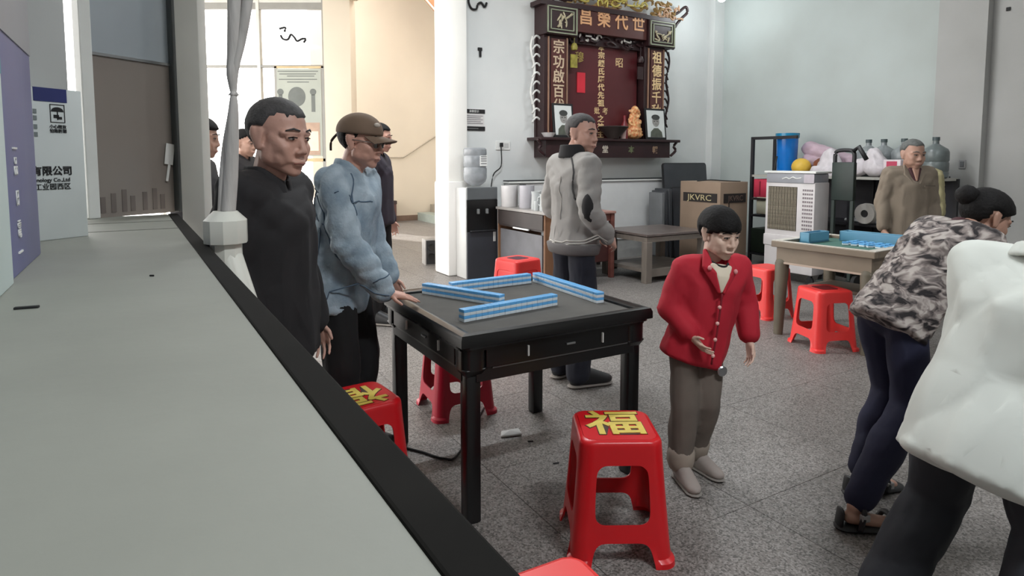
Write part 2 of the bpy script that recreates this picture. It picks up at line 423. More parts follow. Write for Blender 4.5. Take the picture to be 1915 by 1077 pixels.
# speaker box by the pillar, on the floor
p = G(806, 496)
sp = thing('speaker_box', 'small black box speaker on the floor beside the white pillar', 'speaker', (p.x - 0.0, p.y, 0), 0.35)
bm = new_bm(); bx(bm, -0.08, 0.1, 0, 0.22, 0, 0.36, 0.008); obj('cabinet', bm, mat('speaker_rim', (150, 146, 142), 0.5), sp, 40)
bm = new_bm(); bx(bm, -0.065, 0.085, -0.008, 0.01, 0.015, 0.345); obj('grille', bm, M_dark, sp)
for z in (0.12, 0.25):
    bm = new_bm(); lathe(bm, [(0.05, 0), (0.05, 0.006), (0.03, 0.002), (0, 0.002)], n=18, M=Matrix.Translation((0.01, -0.008, z)) @ MXZ); obj('cone', bm, M_black, sp)
# brown bin by the stair wall
p = G(723, 415)
bn2 = thing('waste_bin', 'brown box bin standing against the cream stair wall', 'bin', (p.x, p.y - 0.2, 0), TH)
bm = new_bm(); bx(bm, -0.22, 0.22, -0.2, 0.2, 0, 0.5, 0.01); obj('body', bm, mat('bin_brown', (92, 64, 60), 0.5, 0.1), bn2)
bm = new_bm(); bx(bm, -0.23, 0.23, -0.21, 0.21, 0.44, 0.52, 0.01); obj('lid', bm, mat('bin_lid', (60, 46, 46), 0.5, 0.1), bn2)
# housings of the added, unseen tube lamps under the ceiling
for i, (tx, ty) in enumerate([q[:2] for q in ADDED_TUBES] + [(5.0, 11.2)]):
    t = thing('added_tube_lamp', 'added unseen white tube lamp under the ceiling ' + ('before the altar', 'before the right wall', 'over the counter end', 'over the front of the hall', 'of the stair hall')[i], 'lamp', R(tx, ty, CEIL + (1.6 if ty > 9 else 0)), TH, 'added ceiling tube lamps')
    bm = new_bm(); bx(bm, -0.68, 0.68, -0.05, 0.05, -0.06, 0, 0.01); obj('housing', bm, M_white, t)
    bm = new_bm(); tube(bm, [(-0.62, 0, -0.09), (0.62, 0, -0.09)], 0.018, 10); obj('tube', bm, mat('added_tube_glow', (250, 252, 255), 0.4, 0.0, emit=6.0), t)
lp = thing('wall_lamp', 'glowing bulb lamp high up near the corner of the altar wall', 'lamp', BULB, TH)
bm = new_bm(); ell(bm, (0, 0, 0), 0.06); obj('bulb', bm, mat('bulb_glow', (250, 253, 255), 0.4, 0.0, emit=30.0), lp, 'all')
bm = new_bm(); lathe(bm, [(0.0, 0.14), (0.035, 0.14), (0.035, 0.05), (0.03, 0.04)]); bx(bm, -0.012, 0.012, 0, 0.3, 0.10, 0.125); obj('holder', bm, M_white, lp)
# marks on the walls
def wallmark(name, label, cat, px, py, bmf, m, y=YB):
    w = D(px, py, 1.0); d = ray(px, py); k = (y) / (-d.x * math.sin(TH) + d.y * math.cos(TH)); q = Vector((0, 0, CAM_H)) + d * k
    t = thing(name, label, cat, q, TH); return t
# ------------------------------------------------------------------ shelf the camera stands on, and what stands on it
M_ledge = mat('ledge_grey', (136, 138, 130), 0.55, 0.05, 5, 0.05, 30)
M_trim = mat('ledge_trim', (20, 19, 17), 0.85, 0.2, 8, spec=0.15)
LZ = 1.20
ld = thing('counter', 'long grey counter top with black edge strip running from the near left', 'counter', R(0.17, 1.35), TH + 0.016)
bm = new_bm(); bx(bm, -0.56, -0.040, -1.9, 1.98, LZ - 0.03, LZ); obj('counter_top', bm, M_ledge, ld)
bm = new_bm(); bx(bm, -0.040, 0.0, -1.9, 1.99, LZ - 0.045, LZ + 0.003, 0.003); obj('edge_strip', bm, M_trim, ld)
bm = new_bm(); bx(bm, -0.54, -0.03, -1.88, 1.96, 0, LZ - 0.03); obj('base', bm, mat('counter_body', (120, 118, 112), 0.6), ld)
for y in (1.28, 1.62):
    bm = new_bm(); bx(bm, -0.52, -0.03, y, y + 0.006, LZ, LZ + 0.0015); obj('seam', bm, mat('seam_dark', (112, 113, 106), 0.8), ld)
for px, py, w, a in ((50, 577, 0.035, 0.4), (284, 517, 0.010, 0.0)):
    q = G(px, py, LZ); bm = new_bm(); box(bm, (0, 0, 0.002), (w, w * 0.25, 0.004), bev=0.001)
    tag(obj('debris_flake', bm, M_ink, None, None, q, a), 'dark flake lying on the grey counter top ' + ('near its left edge' if px < 100 else 'in its middle'), 'debris')
def lrow(name, label, cat, x0, x1, y0, y1, h, m):
    t = thing(name, label, cat, R((x0 + x1) / 2, (y0 + y1) / 2, LZ), TH)
    bm = new_bm(); bx(bm, -(x1 - x0) / 2, (x1 - x0) / 2, -(y1 - y0) / 2, (y1 - y0) / 2, 0, h, 0.004); obj('body', bm, m, t, 40)
    return t
M_ctn = mat('carton_white', (206, 212, 210), 0.7, 0.03, 4)
M_ctn2 = mat('carton_grey', (172, 174, 172), 0.7, 0.04, 4)
M_pur = mat('purple_card', (108, 110, 150), 0.45, 0.06, 3)
M_blue = mat('navy_print', (40, 48, 104), 0.6, 0.1)
t = lrow('purple_box', 'blue purple upright box with white characters at the far left', 'box', -0.42, -0.241, 1.66, 2.08, 0.95, M_pur)
bm = new_bm(); bx(bm, 0.0895, 0.092, -0.208, 0.208, 0.52, 0.948); obj('grey_sleeve', bm, mat('sleeve_grey', (150, 152, 158), 0.4, 0.08, 3), t)
text('lettering', '品', 0.045, (0.0910, -0.11, 0.235), (PI / 2, 0, PI / 2), M_white, t)
text('lettering', '日', 0.04, (0.0910, -0.11, 0.165), (PI / 2, 0, PI / 2), M_white, t)
text('lettering', '電', 0.045, (0.0910, -0.11, 0.095), (PI / 2, 0, PI / 2), M_white, t)
for z in (0.045, 0.275):
    bm = new_bm(); bx(bm, 0.0895, 0.0925, -0.135, -0.085, z, z + 0.004); obj('print_line', bm, M_white, t)
t = lrow('white_box', 'pale upright box cut off by the left edge of the picture', 'box', -0.42, -0.232, 1.22, 1.60, 0.85, mat('carton_pale', (206, 220, 218), 0.6, 0.03, 3))
bm = new_bm(); bx(bm, 0.0935, 0.096, 0.10, 0.18, 0.42, 0.45); obj('teal_print', bm, mat('teal_print', (90, 150, 160), 0.6), t)
# white carton with umbrella mark
a = G(68, 452, LZ); b_ = G(166, 441, LZ)
ang = math.atan2(b_.y - a.y, b_.x - a.x); wd_ = (b_ - a).length
t = thing('carton', 'white carton standing on the counter with navy band and umbrella mark', 'box', a, ang)
HC = 0.475
bm = new_bm(); bx(bm, 0, wd_, 0, 0.12, 0, HC, 0.003); obj('body', bm, M_ctn, t, 40)
def cz(py): return (452 - py) / (452 - 170) * HC
def cx_(px): return (px - 68) / 98 * wd_
bm = new_bm(); bx(bm, cx_(77), cx_(137), -0.002, 0.002, cz(195), cz(170)); obj('navy_band', bm, M_blue, t)
bm = new_bm()
x0, x1, z0, z1 = cx_(105), cx_(132), cz(233), cz(199)
for r_ in ((x0, x1, z0, z0 + .002), (x0, x1, z1 - .002, z1), (x0, x0 + .002, z0, z1), (x1 - .002, x1, z0, z1)): bx(bm, r_[0], r_[1], -0.002, 0.001, r_[2], r_[3])
xm, zm = (x0 + x1) / 2, (z0 + z1) / 2
prism(bm, [(xm + 0.019 * math.cos(k * PI / 10), zm + 0.006 + 0.014 * math.sin(k * PI / 10)) for k in range(11)], -0.001, 0.002, MXZ)
bx(bm, xm - .0015, xm + .0015, -0.002, 0.001, zm - 0.02, zm + 0.008); bx(bm, xm - .012, xm + .004, -0.002, 0.001, zm - 0.014, zm - 0.004); bx(bm, xm - .002, xm + .013, -0.002, 0.001, zm - 0.018, zm - 0.010)
obj('umbrella_mark', bm, M_ink, t)
text('lettering', '小心輕放', 0.013, (cx_(118), -0.002, cz(241)), UP, M_ink, t); text('lettering', '怕雨防潮', 0.013, (cx_(118), -0.002, cz(249)), UP, M_ink, t)
text('lettering', '有限公司', 0.031, (cx_(103), -0.002, cz(324)), UP, M_ink, t, bold=0.0006); text('lettering', 'hnology Co.,Ltd', 0.017, (cx_(102), -0.002, cz(340)), UP, M_ink, t); text('lettering', '工业园西区', 0.022, (cx_(103), -0.002, cz(353)), UP, M_ink, t)
bm = new_bm()
for z in (210, 222, 238, 252): bx(bm, cx_(75), cx_(81), -0.002, 0.001, cz(z + 8), cz(z))
obj('side_print', bm, mat('print_grey', (120, 128, 128), 0.7), t)
# tall grey carton behind it
a2 = G(62, 440, LZ); d2 = Vector((math.cos(ang), math.sin(ang), 0)); n2 = Vector((-d2.y, d2.x, 0))
t = thing('tall_carton', 'tall grey carton with a printed shipping label behind the white carton', 'box', a + n2 * 0.135 - d2 * 0.03, ang)
bm = new_bm(); bx(bm, 0, wd_ + 0.08, 0, 0.10, 0, 1.05, 0.003); obj('body', bm, M_ctn2, t, 40)
lb = new_bm(); bx(lb, 0.045, 0.1, -0.002, 0.001, 0.54, 0.80); lb = obj('label', lb, mat('label_olive', (138, 142, 130), 0.6, 0.05), t)
text('lettering', '囍', 0.05, (0.073, -0.003, 0.735), UP, M_ink, lb); text('lettering', '福', 0.05, (0.073, -0.003, 0.69), UP, M_ink, lb)
for z in (0.655, 0.63, 0.605, 0.58):
    bm = new_bm(); bx(bm, 0.055, 0.09, -0.003, 0.0, z, z + 0.006); obj('print_line', bm, mat('print_green', (70, 92, 70), 0.7), lb)
# end panel of the counter bay, its steel head, posts
q0, q1 = G(184, 408, LZ), G(327, 396, LZ)
pa = math.atan2(q1.y - q0.y, q1.x - q0.x); pw = (q1 - q0).length
t = thing('end_panel', 'brown grey translucent panel closing the far end of the counter', 'panel', q0, pa)
bm = new_bm(); bx(bm, 0, pw, 0, 0.02, 0, 0.70); obj('sheet', bm, mat('smoked_sheet', (140, 131, 124), 0.35, 0.05, 2), t)
for k, x in enumerate((0.012, 0.06, 0.11, 0.15, 0.21, 0.26, 0.30)):
    bm = new_bm(); bx(bm, x, x + 0.022, -0.003, 0.001, 0.02, 0.09 + 0.015 * (k % 3)); obj('motif', bm, mat('sheet_motif', (112, 103, 98), 0.5), t)
bm = new_bm(); bx(bm, 0, pw + 0.01, -0.01, 0.03, 0.70, 0.712); obj('joint_bar', bm, M_steel, t)
bm = new_bm(); bx(bm, 0, pw, 0, 0.02, 0.712, 1.5); obj('head_sheet', bm, mat('steel_sheet', (178, 186, 192), 0.25, 0.06, 2, metal=0.25), t)
bm = new_bm(); bx(bm, -0.05, 0.0, -0.02, 0.03, 0, 1.5, 0.006); obj('side_post', bm, mat('pale_post', (226, 228, 224), 0.4, 0.04), t)
bm = new_bm(); bx(bm, pw, pw + 0.045, -0.03, 0.03, 0, 1.6, 0.005); obj('dark_post', bm, mat('dark_post', (74, 78, 78), 0.5, 0.1), t)
bm = new_bm(); box(bm, (pw - 0.025, -0.012, 0.28), (0.045, 0.004, 0.10), (0, 0.15, 0), 0.001); box(bm, (pw - 0.035, -0.012, 0.2), (0.012, 0.004, 0.10), (0, 0.2, 0), 0.001); obj('torn_sticker', bm, mat('paper_white', (226, 226, 222), 0.7, 0.03), t)
q = D(366, 300, 3.02)
bm = new_bm(); bx(bm, -0.052, 0.052, -0.05, 0.05, 0, CEIL, 0.006)
struct('trim_8', bm, mat('post_beige', (196, 194, 186), 0.6, 0.07, 3), 0.1, 40, (q.x, q.y, 0))
# tied cloth bundle in its white holder beside the counter
q = D(421, 400, 1.85); q.z = 0
hd = thing('umbrella_stand', 'white faceted plastic stand beside the counter holding the tied cloth', 'stand', q)
bm = new_bm(); lathe(bm, [(0.045, 0), (0.045, 1.16), (0.045, 1.205), (0.060, 1.208), (0.061, 1.21), (0.061, 1.275), (0.034, 1.302), (0.0, 1.302)], n=10); hull(bm, [((0.0, 0, 1.18), 0.042), ((0.0, 0, 1.10), 0.045), ((0.055, -0.01, 0.95), (0.06, 0.05, 0.03)), ((0.06, -0.01, 0.60), (0.06, 0.05, 0.05))])
obj('holder', bm, mat('stand_white', (222, 222, 212), 0.45, 0.03, 4), hd, 30)
cl = thing('tied_cloth', 'pale cloth strips tied in a knot, hanging into the white stand', 'cloth', q)
M_cloth = mat('pale_cloth', (190, 186, 182), 0.85, 0.10, 10, 0.3, 30, stretch=(4, 4, 0.6))
def bq(px, py): v = D(px, py, 1.85); return (v.x - q.x, random.uniform(-0.006, 0.006), v.z)
for nm, pts, rr in (('upper_strip', [(441, -60), (441, 30), (437, 100), (436, 140), (437, 178)], [.022, .021, .019, .016, .007]),
                    ('upper_strip', [(469, -60), (462, 20), (450, 80), (441, 130), (438, 178)], [.017, .014, .013, .011, .006]),
                    ('lower_strip', [(438, 172), (438, 200), (434, 260), (430, 330), (428, 400)], [.006, .013, .019, .021, .020]),
                    ('lower_strip', [(437, 172), (432, 210), (421, 270), (417, 330), (414, 400)], [.005, .009, .010, .011, .010])):
    bm = new_bm(); P_ = bez([bq(*p) for p in pts], 5); R_ = [rr[min(int(i / 5), 3)] + (rr[min(int(i / 5) + 1, 4)] - rr[min(int(i / 5), 3)]) * ((i % 5) / 5) for i in range(len(P_))]
    tube(bm, P_, R_, 10); obj(nm, bm, M_cloth, cl, 'all')
bm = new_bm(); ell(bm, bq(437, 176), (0.010, 0.010, 0.010)); obj('knot', bm, M_cloth, cl, 'all')

# ------------------------------------------------------------------ red plastic stools
M_red = mat('red_plastic', (206, 24, 32), 0.32, 0.05, 3)
M_redl = mat('pale_red_plastic', (236, 60, 58), 0.35, 0.06, 3)
M_decal = mat('gold_print', (214, 190, 84), 0.5, 0.12, 14)
M_decal_edge = mat('decal_outline', (58, 34, 14), 0.6)
def make_stool(label, loc, rz, m, H=0.45, decal=True, group='red plastic stools', wt=0.30, wb=0.37, ring=None):
    t = thing('plastic_stool', label, 'stool', loc, rz, None)
    def prof(v): return wt + (wb - wt) * (1 - v) ** 1.15      # v: 0 floor .. 1 seat
    n = 5; bm = new_bm(); N = 32; rows = [0, .04, .06, .17, .195, .22, .30, .335, .355, .375, .40, .50, .60, .70, .745, .77, .79, .81, .85, .93, .96, .975, .985, .993, 1.0]
    per = 4 * N;  V = []
    for v in rows:
        w = prof(min(v, 0.96)) - (0.0 if v < .955 else 0.034 * (1 - math.sqrt(max(0, 1 - ((v - .955) / .045) ** 2)))); rr = 0.05
        if v < 0.05: w += 0.022
        ring_ = []
        for k in range(per):
            s_, f_ = divmod(k, N); tt = (f_ + 0.5) / N * 2 - 1
            x, y = tt * w / 2, w / 2
            L_ = w / 2 - rr
            if abs(x) > L_:
                a = (abs(x) - L_) / rr * (PI / 4); x = math.copysign(L_ + rr * math.sin(a), x); y = L_ + rr * math.cos(a)
            a = -s_ * PI / 2
            ring_.append(bm.verts.new((x * math.cos(a) - y * math.sin(a), x * math.sin(a) + y * math.cos(a), v * H)))
        V.append(ring_)
    for i in range(len(rows) - 1):
        vm = (rows[i] + rows[i + 1]) / 2
        for k in range(per):
            tt = abs(((k % N) + 1.0) / N * 2 - 1)
            if k % N == N - 1: tt = 1.0
            lim = .57
            if .335 < vm < .355 or .79 < vm < .81 or .17 < vm < .195: lim = .44
            elif .355 < vm < .375 or .77 < vm < .79: lim = .51
            hole = (vm < .195 or .335 < vm < .81) and tt < lim
            if hole: continue
            bm.faces.new((V[i][k], V[i][(k + 1) % per], V[i + 1][(k + 1) % per], V[i + 1][k]))
    bmesh.ops.delete(bm, geom=[v for v in bm.verts if not v.link_faces], context='VERTS')
    bd = [v for v in bm.verts if v.is_boundary and .015 < v.co.z < .9 * H]
    for it in range(3):
        nw = {v: sum((e.other_vert(v).co for e in v.link_edges if e.is_boundary), Vector()) / max(1, sum(e.is_boundary for e in v.link_edges)) for v in bd}
        for v in bd: v.co = v.co.lerp(nw[v], .5)
    bmesh.ops.recalc_face_normals(bm, faces=bm.faces)
    bmesh.ops.solidify(bm, geom=list(bm.faces), thickness=0.006)
    o = obj('leg_frame', bm, m, t, 35)
    bm = new_bm(); w = prof(.96) - 0.034; prism(bm, rrect(w - 0.003, w - 0.003, 0.04), H - 0.012, H + 0.0005); obj('seat', bm, m, t)
    if decal:
        d0 = text('lettering_outline', '福', 0.225, (0, 0.0, H + 0.0012), (0, 0, 0), M_decal_edge, t, 0.0006, bold=0.0065)
        cu = text_mesh('福', 0.225, 0.0008, 'CENTER', 0.0035); 
        d1 = obj('lettering', cu, M_decal, t); d1.location = (0, 0, H + 0.0026)
        bm2 = bmesh.new(); bm2.from_mesh(d1.data); d0.scale = (1.0, 1.0, 1)
        bm2.free()
    if ring:
        bm = new_bm(); prism(bm, rrect(0.15, 0.15, 0.03), H, H + 0.002); obj('seat_print', bm, ring, t)
    return t
near = G(1160, 1000)
s1 = make_stool('red plastic stool with gold lucky character, standing nearest in front of the table', (0.392, 2.325, 0), 0.02, M_red)
s2 = dup(s1, (-0.66, 2.62, 0), 0.62 + PI, 'red stool with gold character beside the black counter edge, under the men')
s3 = make_stool('plain dark red stool half hidden under the mahjong table', (-0.33, 3.62, 0), 0.45, mat('wine_plastic', (176, 20, 48), 0.35, 0.06, 3), decal=False)
q = G(1040, 1092, 0.45)
s4 = make_stool('red stool of which only the rim shows at the bottom edge', (q.x, q.y - 0.07, 0), 0.5, M_redl, decal=False)
M_pr = mat('dark_seat_print', (108, 20, 26), 0.5, 0.3, 60)
s5 = make_stool('light red stool in front of the wooden mahjong table', (2.44, 4.86, 0), TH - 0.35, M_redl, decal=False, ring=M_pr, H=0.46)
s6 = make_stool('light red stool left of the wooden mahjong table', (2.40, 5.86, 0), TH - 0.1, M_redl, decal=False, H=0.46)
s7 = make_stool('lowest of three nested red stools behind the mahjong table', (0.05, 5.4, 0), 0.75, M_redl, decal=False)
s9 = make_stool('middle of three nested red stools behind the mahjong table', (0.05, 5.4, 0.08), 0.75, M_redl, decal=False)
s8 = make_stool('topmost of three nested red stools, dark printed seat, behind the mahjong table', (0.05, 5.4, 0.16), 0.75, M_redl, decal=False, ring=mat('seat_dark', (70, 30, 50), 0.5, 0.2))

# ------------------------------------------------------------------ black mahjong table
TA = 0.522
tb = thing('mahjong_table', 'black square mahjong table with tile walls set out on its grey felt', 'table', (-0.015, 3.0, 0), TA)
M_felt = mat('felt_grey', (84, 82, 78), 0.9, 0.10, 9, 0.1, 200)
S = 0.48; ZT = 0.785
bm = new_bm(); bx(bm, -S + 0.04, S - 0.04, -S + 0.04, S - 0.04, ZT - 0.035, ZT - 0.018); obj('felt', bm, M_felt, tb)
rim_prof = [(0, 0), (0.006, 0.016), (0.03, 0.02), (0.06, 0.012), (0.062, -0.004), (0.062, -0.03), (0.0, -0.03)]
for k in range(4):
    bm = new_bm(); pts = []
    A_ = [bm.verts.new((-(S - y), -(S - y), ZT - 0.02 + z)) for y, z in rim_prof]
    B_ = [bm.verts.new(((S - y), -(S - y), ZT - 0.02 + z)) for y, z in rim_prof]
    n = len(rim_prof)
    for i in range(n): bm.faces.new((A_[i], A_[(i + 1) % n], B_[(i + 1) % n], B_[i]))
    bm.faces.new(A_); bm.faces.new(B_[::-1])
    o = obj('rim', bm, M_black, tb, 30); o.rotation_euler = (0, 0, k * PI / 2)
M_lip = mat('lip_black', (24, 24, 25), 0.22, 0.1)
bm = new_bm(); prism(bm, rrect(0.955, 0.955, 0.05), ZT - 0.060, ZT - 0.050); obj('lip', bm, M_lip, tb)
bm = new_bm(); prism(bm, rrect(0.935, 0.935, 0.05), ZT - 0.072, ZT - 0.03); obj('lip_core', bm, M_black, tb)
for k in range(4):
    bm = new_bm(); bx(bm, -0.36, 0.36, -0.455, -0.435, ZT - 0.150, ZT - 0.068, 0.003); d = obj('drawer', bm, M_black, tb); d.rotation_euler = (0, 0, k * PI / 2)
    for x in (-0.17, 0.21):
        bm = new_bm(); bx(bm, x - 0.003, x + 0.003, -0.464, -0.455, ZT - 0.128, ZT - 0.085); obj('drawer_mark', bm, mat('silver_mark', (206, 206, 202), 0.3, 0.02), d)
    bm = new_bm(); bx(bm, 0.02, 0.065, -0.462, -0.455, ZT - 0.112, ZT - 0.103, 0.002); obj('keyhole_plate', bm, M_steel, d)
    bm = new_bm(); bx(bm, -0.40, 0.40, -0.445, -0.425, ZT - 0.205, ZT - 0.145, 0.002); obj('apron', bm, M_dark if 0 else mat('apron_black', (18, 18, 19), 0.4, 0.2), tb).rotation_euler = (0, 0, k * PI / 2)
    bm = new_bm(); bx(bm, -0.33, 0.36, -0.451, -0.443, ZT - 0.157, ZT - 0.150); obj('edge_line', bm, mat('edge_grey', (78, 78, 78), 0.3), tb).rotation_euler = (0, 0, k * PI / 2)
    bm = new_bm(); c = 0.42
    MC = Matrix.Translation((0.407, -0.407, 0)); prism(bm, rrect(0.104, 0.104, 0.032), ZT - 0.155, ZT - 0.066, MC); hull(bm, [((0.407 + dx, -0.407 + dy, ZT - 0.150), (0.018, 0.018, 0.006)) for dx in (-.034, .034) for dy in (-.034, .034)] + [((0.407 + dx, -0.407 + dy, ZT - 0.185), 0.008) for dx in (-.022, .022) for dy in (-.022, .022)])
    obj('corner_block', bm, M_black, tb, 50).rotation_euler = (0, 0, k * PI / 2)
    bm = new_bm(); box(bm, (0.409, -0.409, (ZT - 0.16) / 2), (0.064, 0.064, ZT - 0.16), bev=0.008); obj('leg', bm, M_black, tb, 40).rotation_euler = (0, 0, k * PI / 2)
bm = new_bm(); bx(bm, -0.38, 0.38, -0.38, 0.38, ZT - 0.20, ZT - 0.05); obj('machine_housing', bm, M_dark, tb)
# tiles: four walls, two high
M_tb = mat('tile_blue', (104, 176, 232), 0.25, 0.04, 10); M_tw = mat('tile_ivory', (216, 226, 232), 0.25, 0.02, 10); M_tg = mat('tile_seam', (44, 70, 92), 0.4)
bm = new_bm()
TWd, TL, TT = 0.0305, 0.043, 0.0265
box(bm, (0, 0, TT * 0.26), (TWd, TL, TT * 0.50), bev=0.0018); n1 = len(bm.faces)
box(bm, (0, 0, TT * 0.755), (TWd, TL, TT * 0.49), bev=0.0018)
bm.faces.ensure_lookup_table()
for i, f in enumerate(bm.faces): f.material_index = 0 if i < n1 else 1
tile_me = bpy.data.meshes.new('mahjong_tile'); bm.to_mesh(tile_me); bm.free(); tile_me.materials.append(M_tw); tile_me.materials.append(M_tb)
def tloc(x, y, z): return Vector((-0.015 + x * math.cos(TA) - y * math.sin(TA), 3.0 + x * math.sin(TA) + y * math.cos(TA), z))
ZF = ZT - 0.018
for (x0, y0, x1, y1, lab, grp) in ((-0.355, -0.215, 0.185, -0.145, 'blue backed mahjong tile in the stacked wall nearest the camera', 'near wall of mahjong tiles'),
                                   (-0.27, 0.405, -0.06, -0.045, 'blue backed mahjong tile in the slanted wall at the left', 'left wall of mahjong tiles'),
                                   (-0.15, 0.350, 0.362, 0.375, 'blue backed mahjong tile in the far stacked wall', 'far wall of mahjong tiles'),
                                   (0.394, 0.385, 0.372, -0.26, 'blue backed mahjong tile in the right hand stacked wall', 'right wall of mahjong tiles')):
    Ln = math.hypot(x1 - x0, y1 - y0); n = int(Ln / 0.0309); a = math.atan2(y1 - y0, x1 - x0)
    for lay in range(2):
        for k in range(n):
            f_ = (k + 0.5) * 0.0309 / Ln; jit = random.uniform(-0.0008, 0.0008)
            o = bpy.data.objects.new('mahjong_tile', tile_me); COL.objects.link(o)
            o.location = tloc(x0 + (x1 - x0) * f_ - math.sin(a) * jit, y0 + (y1 - y0) * f_ + math.cos(a) * jit, ZF + lay * TT)
            o.rotation_euler = (0, 0, TA + a)
            tag(o, lab, 'tile', grp)
# litter under the table, cable
q = G(955, 814)
bm = new_bm(); hull(bm, [((-0.05, -0.02, 0.008), 0.006), ((0.05, -0.015, 0.01), 0.008), ((0.045, 0.03, 0.014), 0.008), ((-0.04, 0.03, 0.008), 0.006), ((0, 0.01, 0.02), 0.006)])
tag(obj('crumpled_paper', bm, mat('litter_paper', (186, 186, 184), 0.8, 0.08), None, 50, q, 0.2), 'crumpled pale paper lying on the floor under the mahjong table', 'paper')
for i, (px, py, lab) in enumerate(((992, 826, 'small dark scrap on the floor right of the crumpled paper'), (1040, 867, 'tiny dark scrap on the floor left of the near stool'))):
    bm = new_bm(); box(bm, (0, 0, 0.003), (0.03, 0.008, 0.006), bev=0.002); tag(obj('scrap', bm, M_ink, None, None, G(px, py), 0.3 * i), lab, 'scrap')
bm = new_bm(); tube(bm, [Vector((v.x, v.y, 0.007)) for v in bez([G(700, 800), G(738, 832), G(790, 848), G(830, 860), G(858, 850), G(905, 765)], 8)], 0.006, 6)
tag(obj('power_cable', bm, M_ink, None, 'all'), 'black cable lying on the floor under the mahjong table', 'cable')
bm = new_bm(); hull(bm, [((0, 0, 0.02), (0.05, 0.03, 0.018)), ((0.04, -0.02, 0.015), 0.014)]); tag(obj('power_adapter', bm, M_ink, None, 50, G(745, 848), -0.5), 'black adapter at the end of the floor cable', 'adapter')
# ------------------------------------------------------------------ along the altar wall
M_silver = mat('silver_paint', (196, 196, 194), 0.35, 0.05, 4, metal=0.1)
M_char = mat('charcoal', (52, 54, 60), 0.4, 0.12, 4)
dp = thing('water_dispenser', 'silver and black standing water dispenser beside the white pillar', 'water dispenser', R(3.58, 6.98), TH)
bm = new_bm(); bx(bm, -0.22, 0.22, -0.135, 0.15, 0, 1.12, 0.02); obj('cabinet', bm, M_silver, dp, 40)
bm = new_bm(); bx(bm, -0.205, 0.215, -0.15, -0.13, 0.0, 0.58, 0.005); obj('door', bm, M_char, dp)
bm = new_bm(); bx(bm, -0.205, 0.215, -0.15, -0.13, 0.97, 1.125, 0.01); obj('head_panel', bm, mat('dispenser_head', (88, 92, 94), 0.35, 0.06), dp)
bm = new_bm(); bx(bm, -0.205, 0.215, -0.145, -0.13, 0.58, 0.97); obj('tap_recess', bm, M_black, dp)
for x in (-0.06, 0.06):
    bm = new_bm(); bx(bm, x - 0.012, x + 0.012, -0.18, -0.14, 0.80, 0.86, 0.004); obj('tap', bm, mat('tap_grey', (120, 122, 122), 0.3), dp)
bm = new_bm(); bx(bm, -0.17, 0.17, -0.19, -0.14, 0.585, 0.60, 0.004); obj('drip_tray', bm, M_dark, dp)
bm = new_bm(); bx(bm, 0.15, 0.185, -0.156, -0.148, 0.45, 0.57, 0.003); obj('door_label', bm, M_silver, dp)
M_clear = mat('bottle_plastic', (176, 180, 184), 0.12, 0.12, 14, 0.3, 25, trans=0.45)
def water_bottle(name, label, loc, rz=0, flip=False, grp=None, m=None, lab_m=None):
    t = thing(name, label, 'water bottle', loc, rz, grp)
    pr = [(0.0, 0), (0.115, 0), (0.132, 0.015), (0.135, 0.06), (0.128, 0.075), (0.135, 0.09), (0.135, 0.17), (0.127, 0.185), (0.135, 0.20), (0.135, 0.29), (0.12, 0.325), (0.06, 0.365), (0.032, 0.385), (0.03, 0.43), (0.034, 0.435), (0.034, 0.455), (0.0, 0.455)]
    if flip: pr = [(r, 0.375 - z) for r, z in pr if z < 0.37][::-1]; pr = [(0.0, pr[0][1])] + pr
    bm = new_bm(); lathe(bm, pr, n=20); obj('bottle_body', bm, m or M_clear, t, 40)
    if not flip:
        bm = new_bm(); lathe(bm, [(0.036, 0.42), (0.036, 0.46), (0, 0.46)], n=16); obj('cap', bm, mat('cap_grey', (70, 82, 84), 0.5), t, 40)
    return t
wb = water_bottle('water_jug', 'large clear upturned water bottle on top of the dispenser', R(3.56, 6.98, 1.125), TH, True)
wb.scale = (1.12, 0.95, 1.28)
bm = new_bm(); bx(bm, 0.0, 0.09, -0.142, -0.134, 0.20, 0.30, 0.002); lb = obj('label', bm, M_white, wb)
for z in (0.285, 0.265, 0.245, 0.22):
    bm = new_bm(); bx(bm, 0.01, 0.08, -0.144, -0.14, z, z + 0.008); obj('print_line', bm, mat('grey_print', (110, 112, 114), 0.6), lb)
# long dark desk with wooden end, things on it
M_wood = mat('worn_wood', (124, 88, 62), 0.55, 0.22, 3, 0.1, 30, stretch=(6, 6, 0.6))
M_dkwood = mat('dark_wood', (52, 44, 42), 0.5, 0.2, 4)
M_redwood = mat('reddish_wood', (112, 66, 58), 0.5, 0.16, 4, stretch=(1, 1, 4))
dk = thing('side_desk', 'long dark desk with worn wooden end beside the water dispenser', 'desk', R(4.07, 6.25), TH)
bm = new_bm(); bx(bm, -0.32, 0.34, -0.55, 0.55, 0.855, 0.885, 0.004); obj('desk_top', bm, mat('desk_top_grey', (150, 146, 142), 0.35, 0.08), dk)
bm = new_bm(); bx(bm, -0.30, 0.32, -0.53, -0.50, 0, 0.855); obj('end_panel', bm, M_wood, dk)
bm = new_bm(); bx(bm, -0.30, 0.32, 0.50, 0.53, 0, 0.855); obj('end_panel', bm, M_wood, dk)
for k, (z0, z1) in enumerate(((0.68, 0.85),)):
    bm = new_bm(); bx(bm, -0.315, -0.29, -0.5, 0.5, z0, z1, 0.003); dr = obj('drawer', bm, M_dkwood, dk)
    bm = new_bm(); bx(bm, -0.33, -0.31, -0.22, 0.12, 0.655, 0.672, 0.003); obj('handle', bm, M_white, dr)
bm = new_bm(); bx(bm, -0.295, 0.3, -0.5, 0.5, 0.66, 0.68); obj('shelf', bm, M_dkwood, dk)
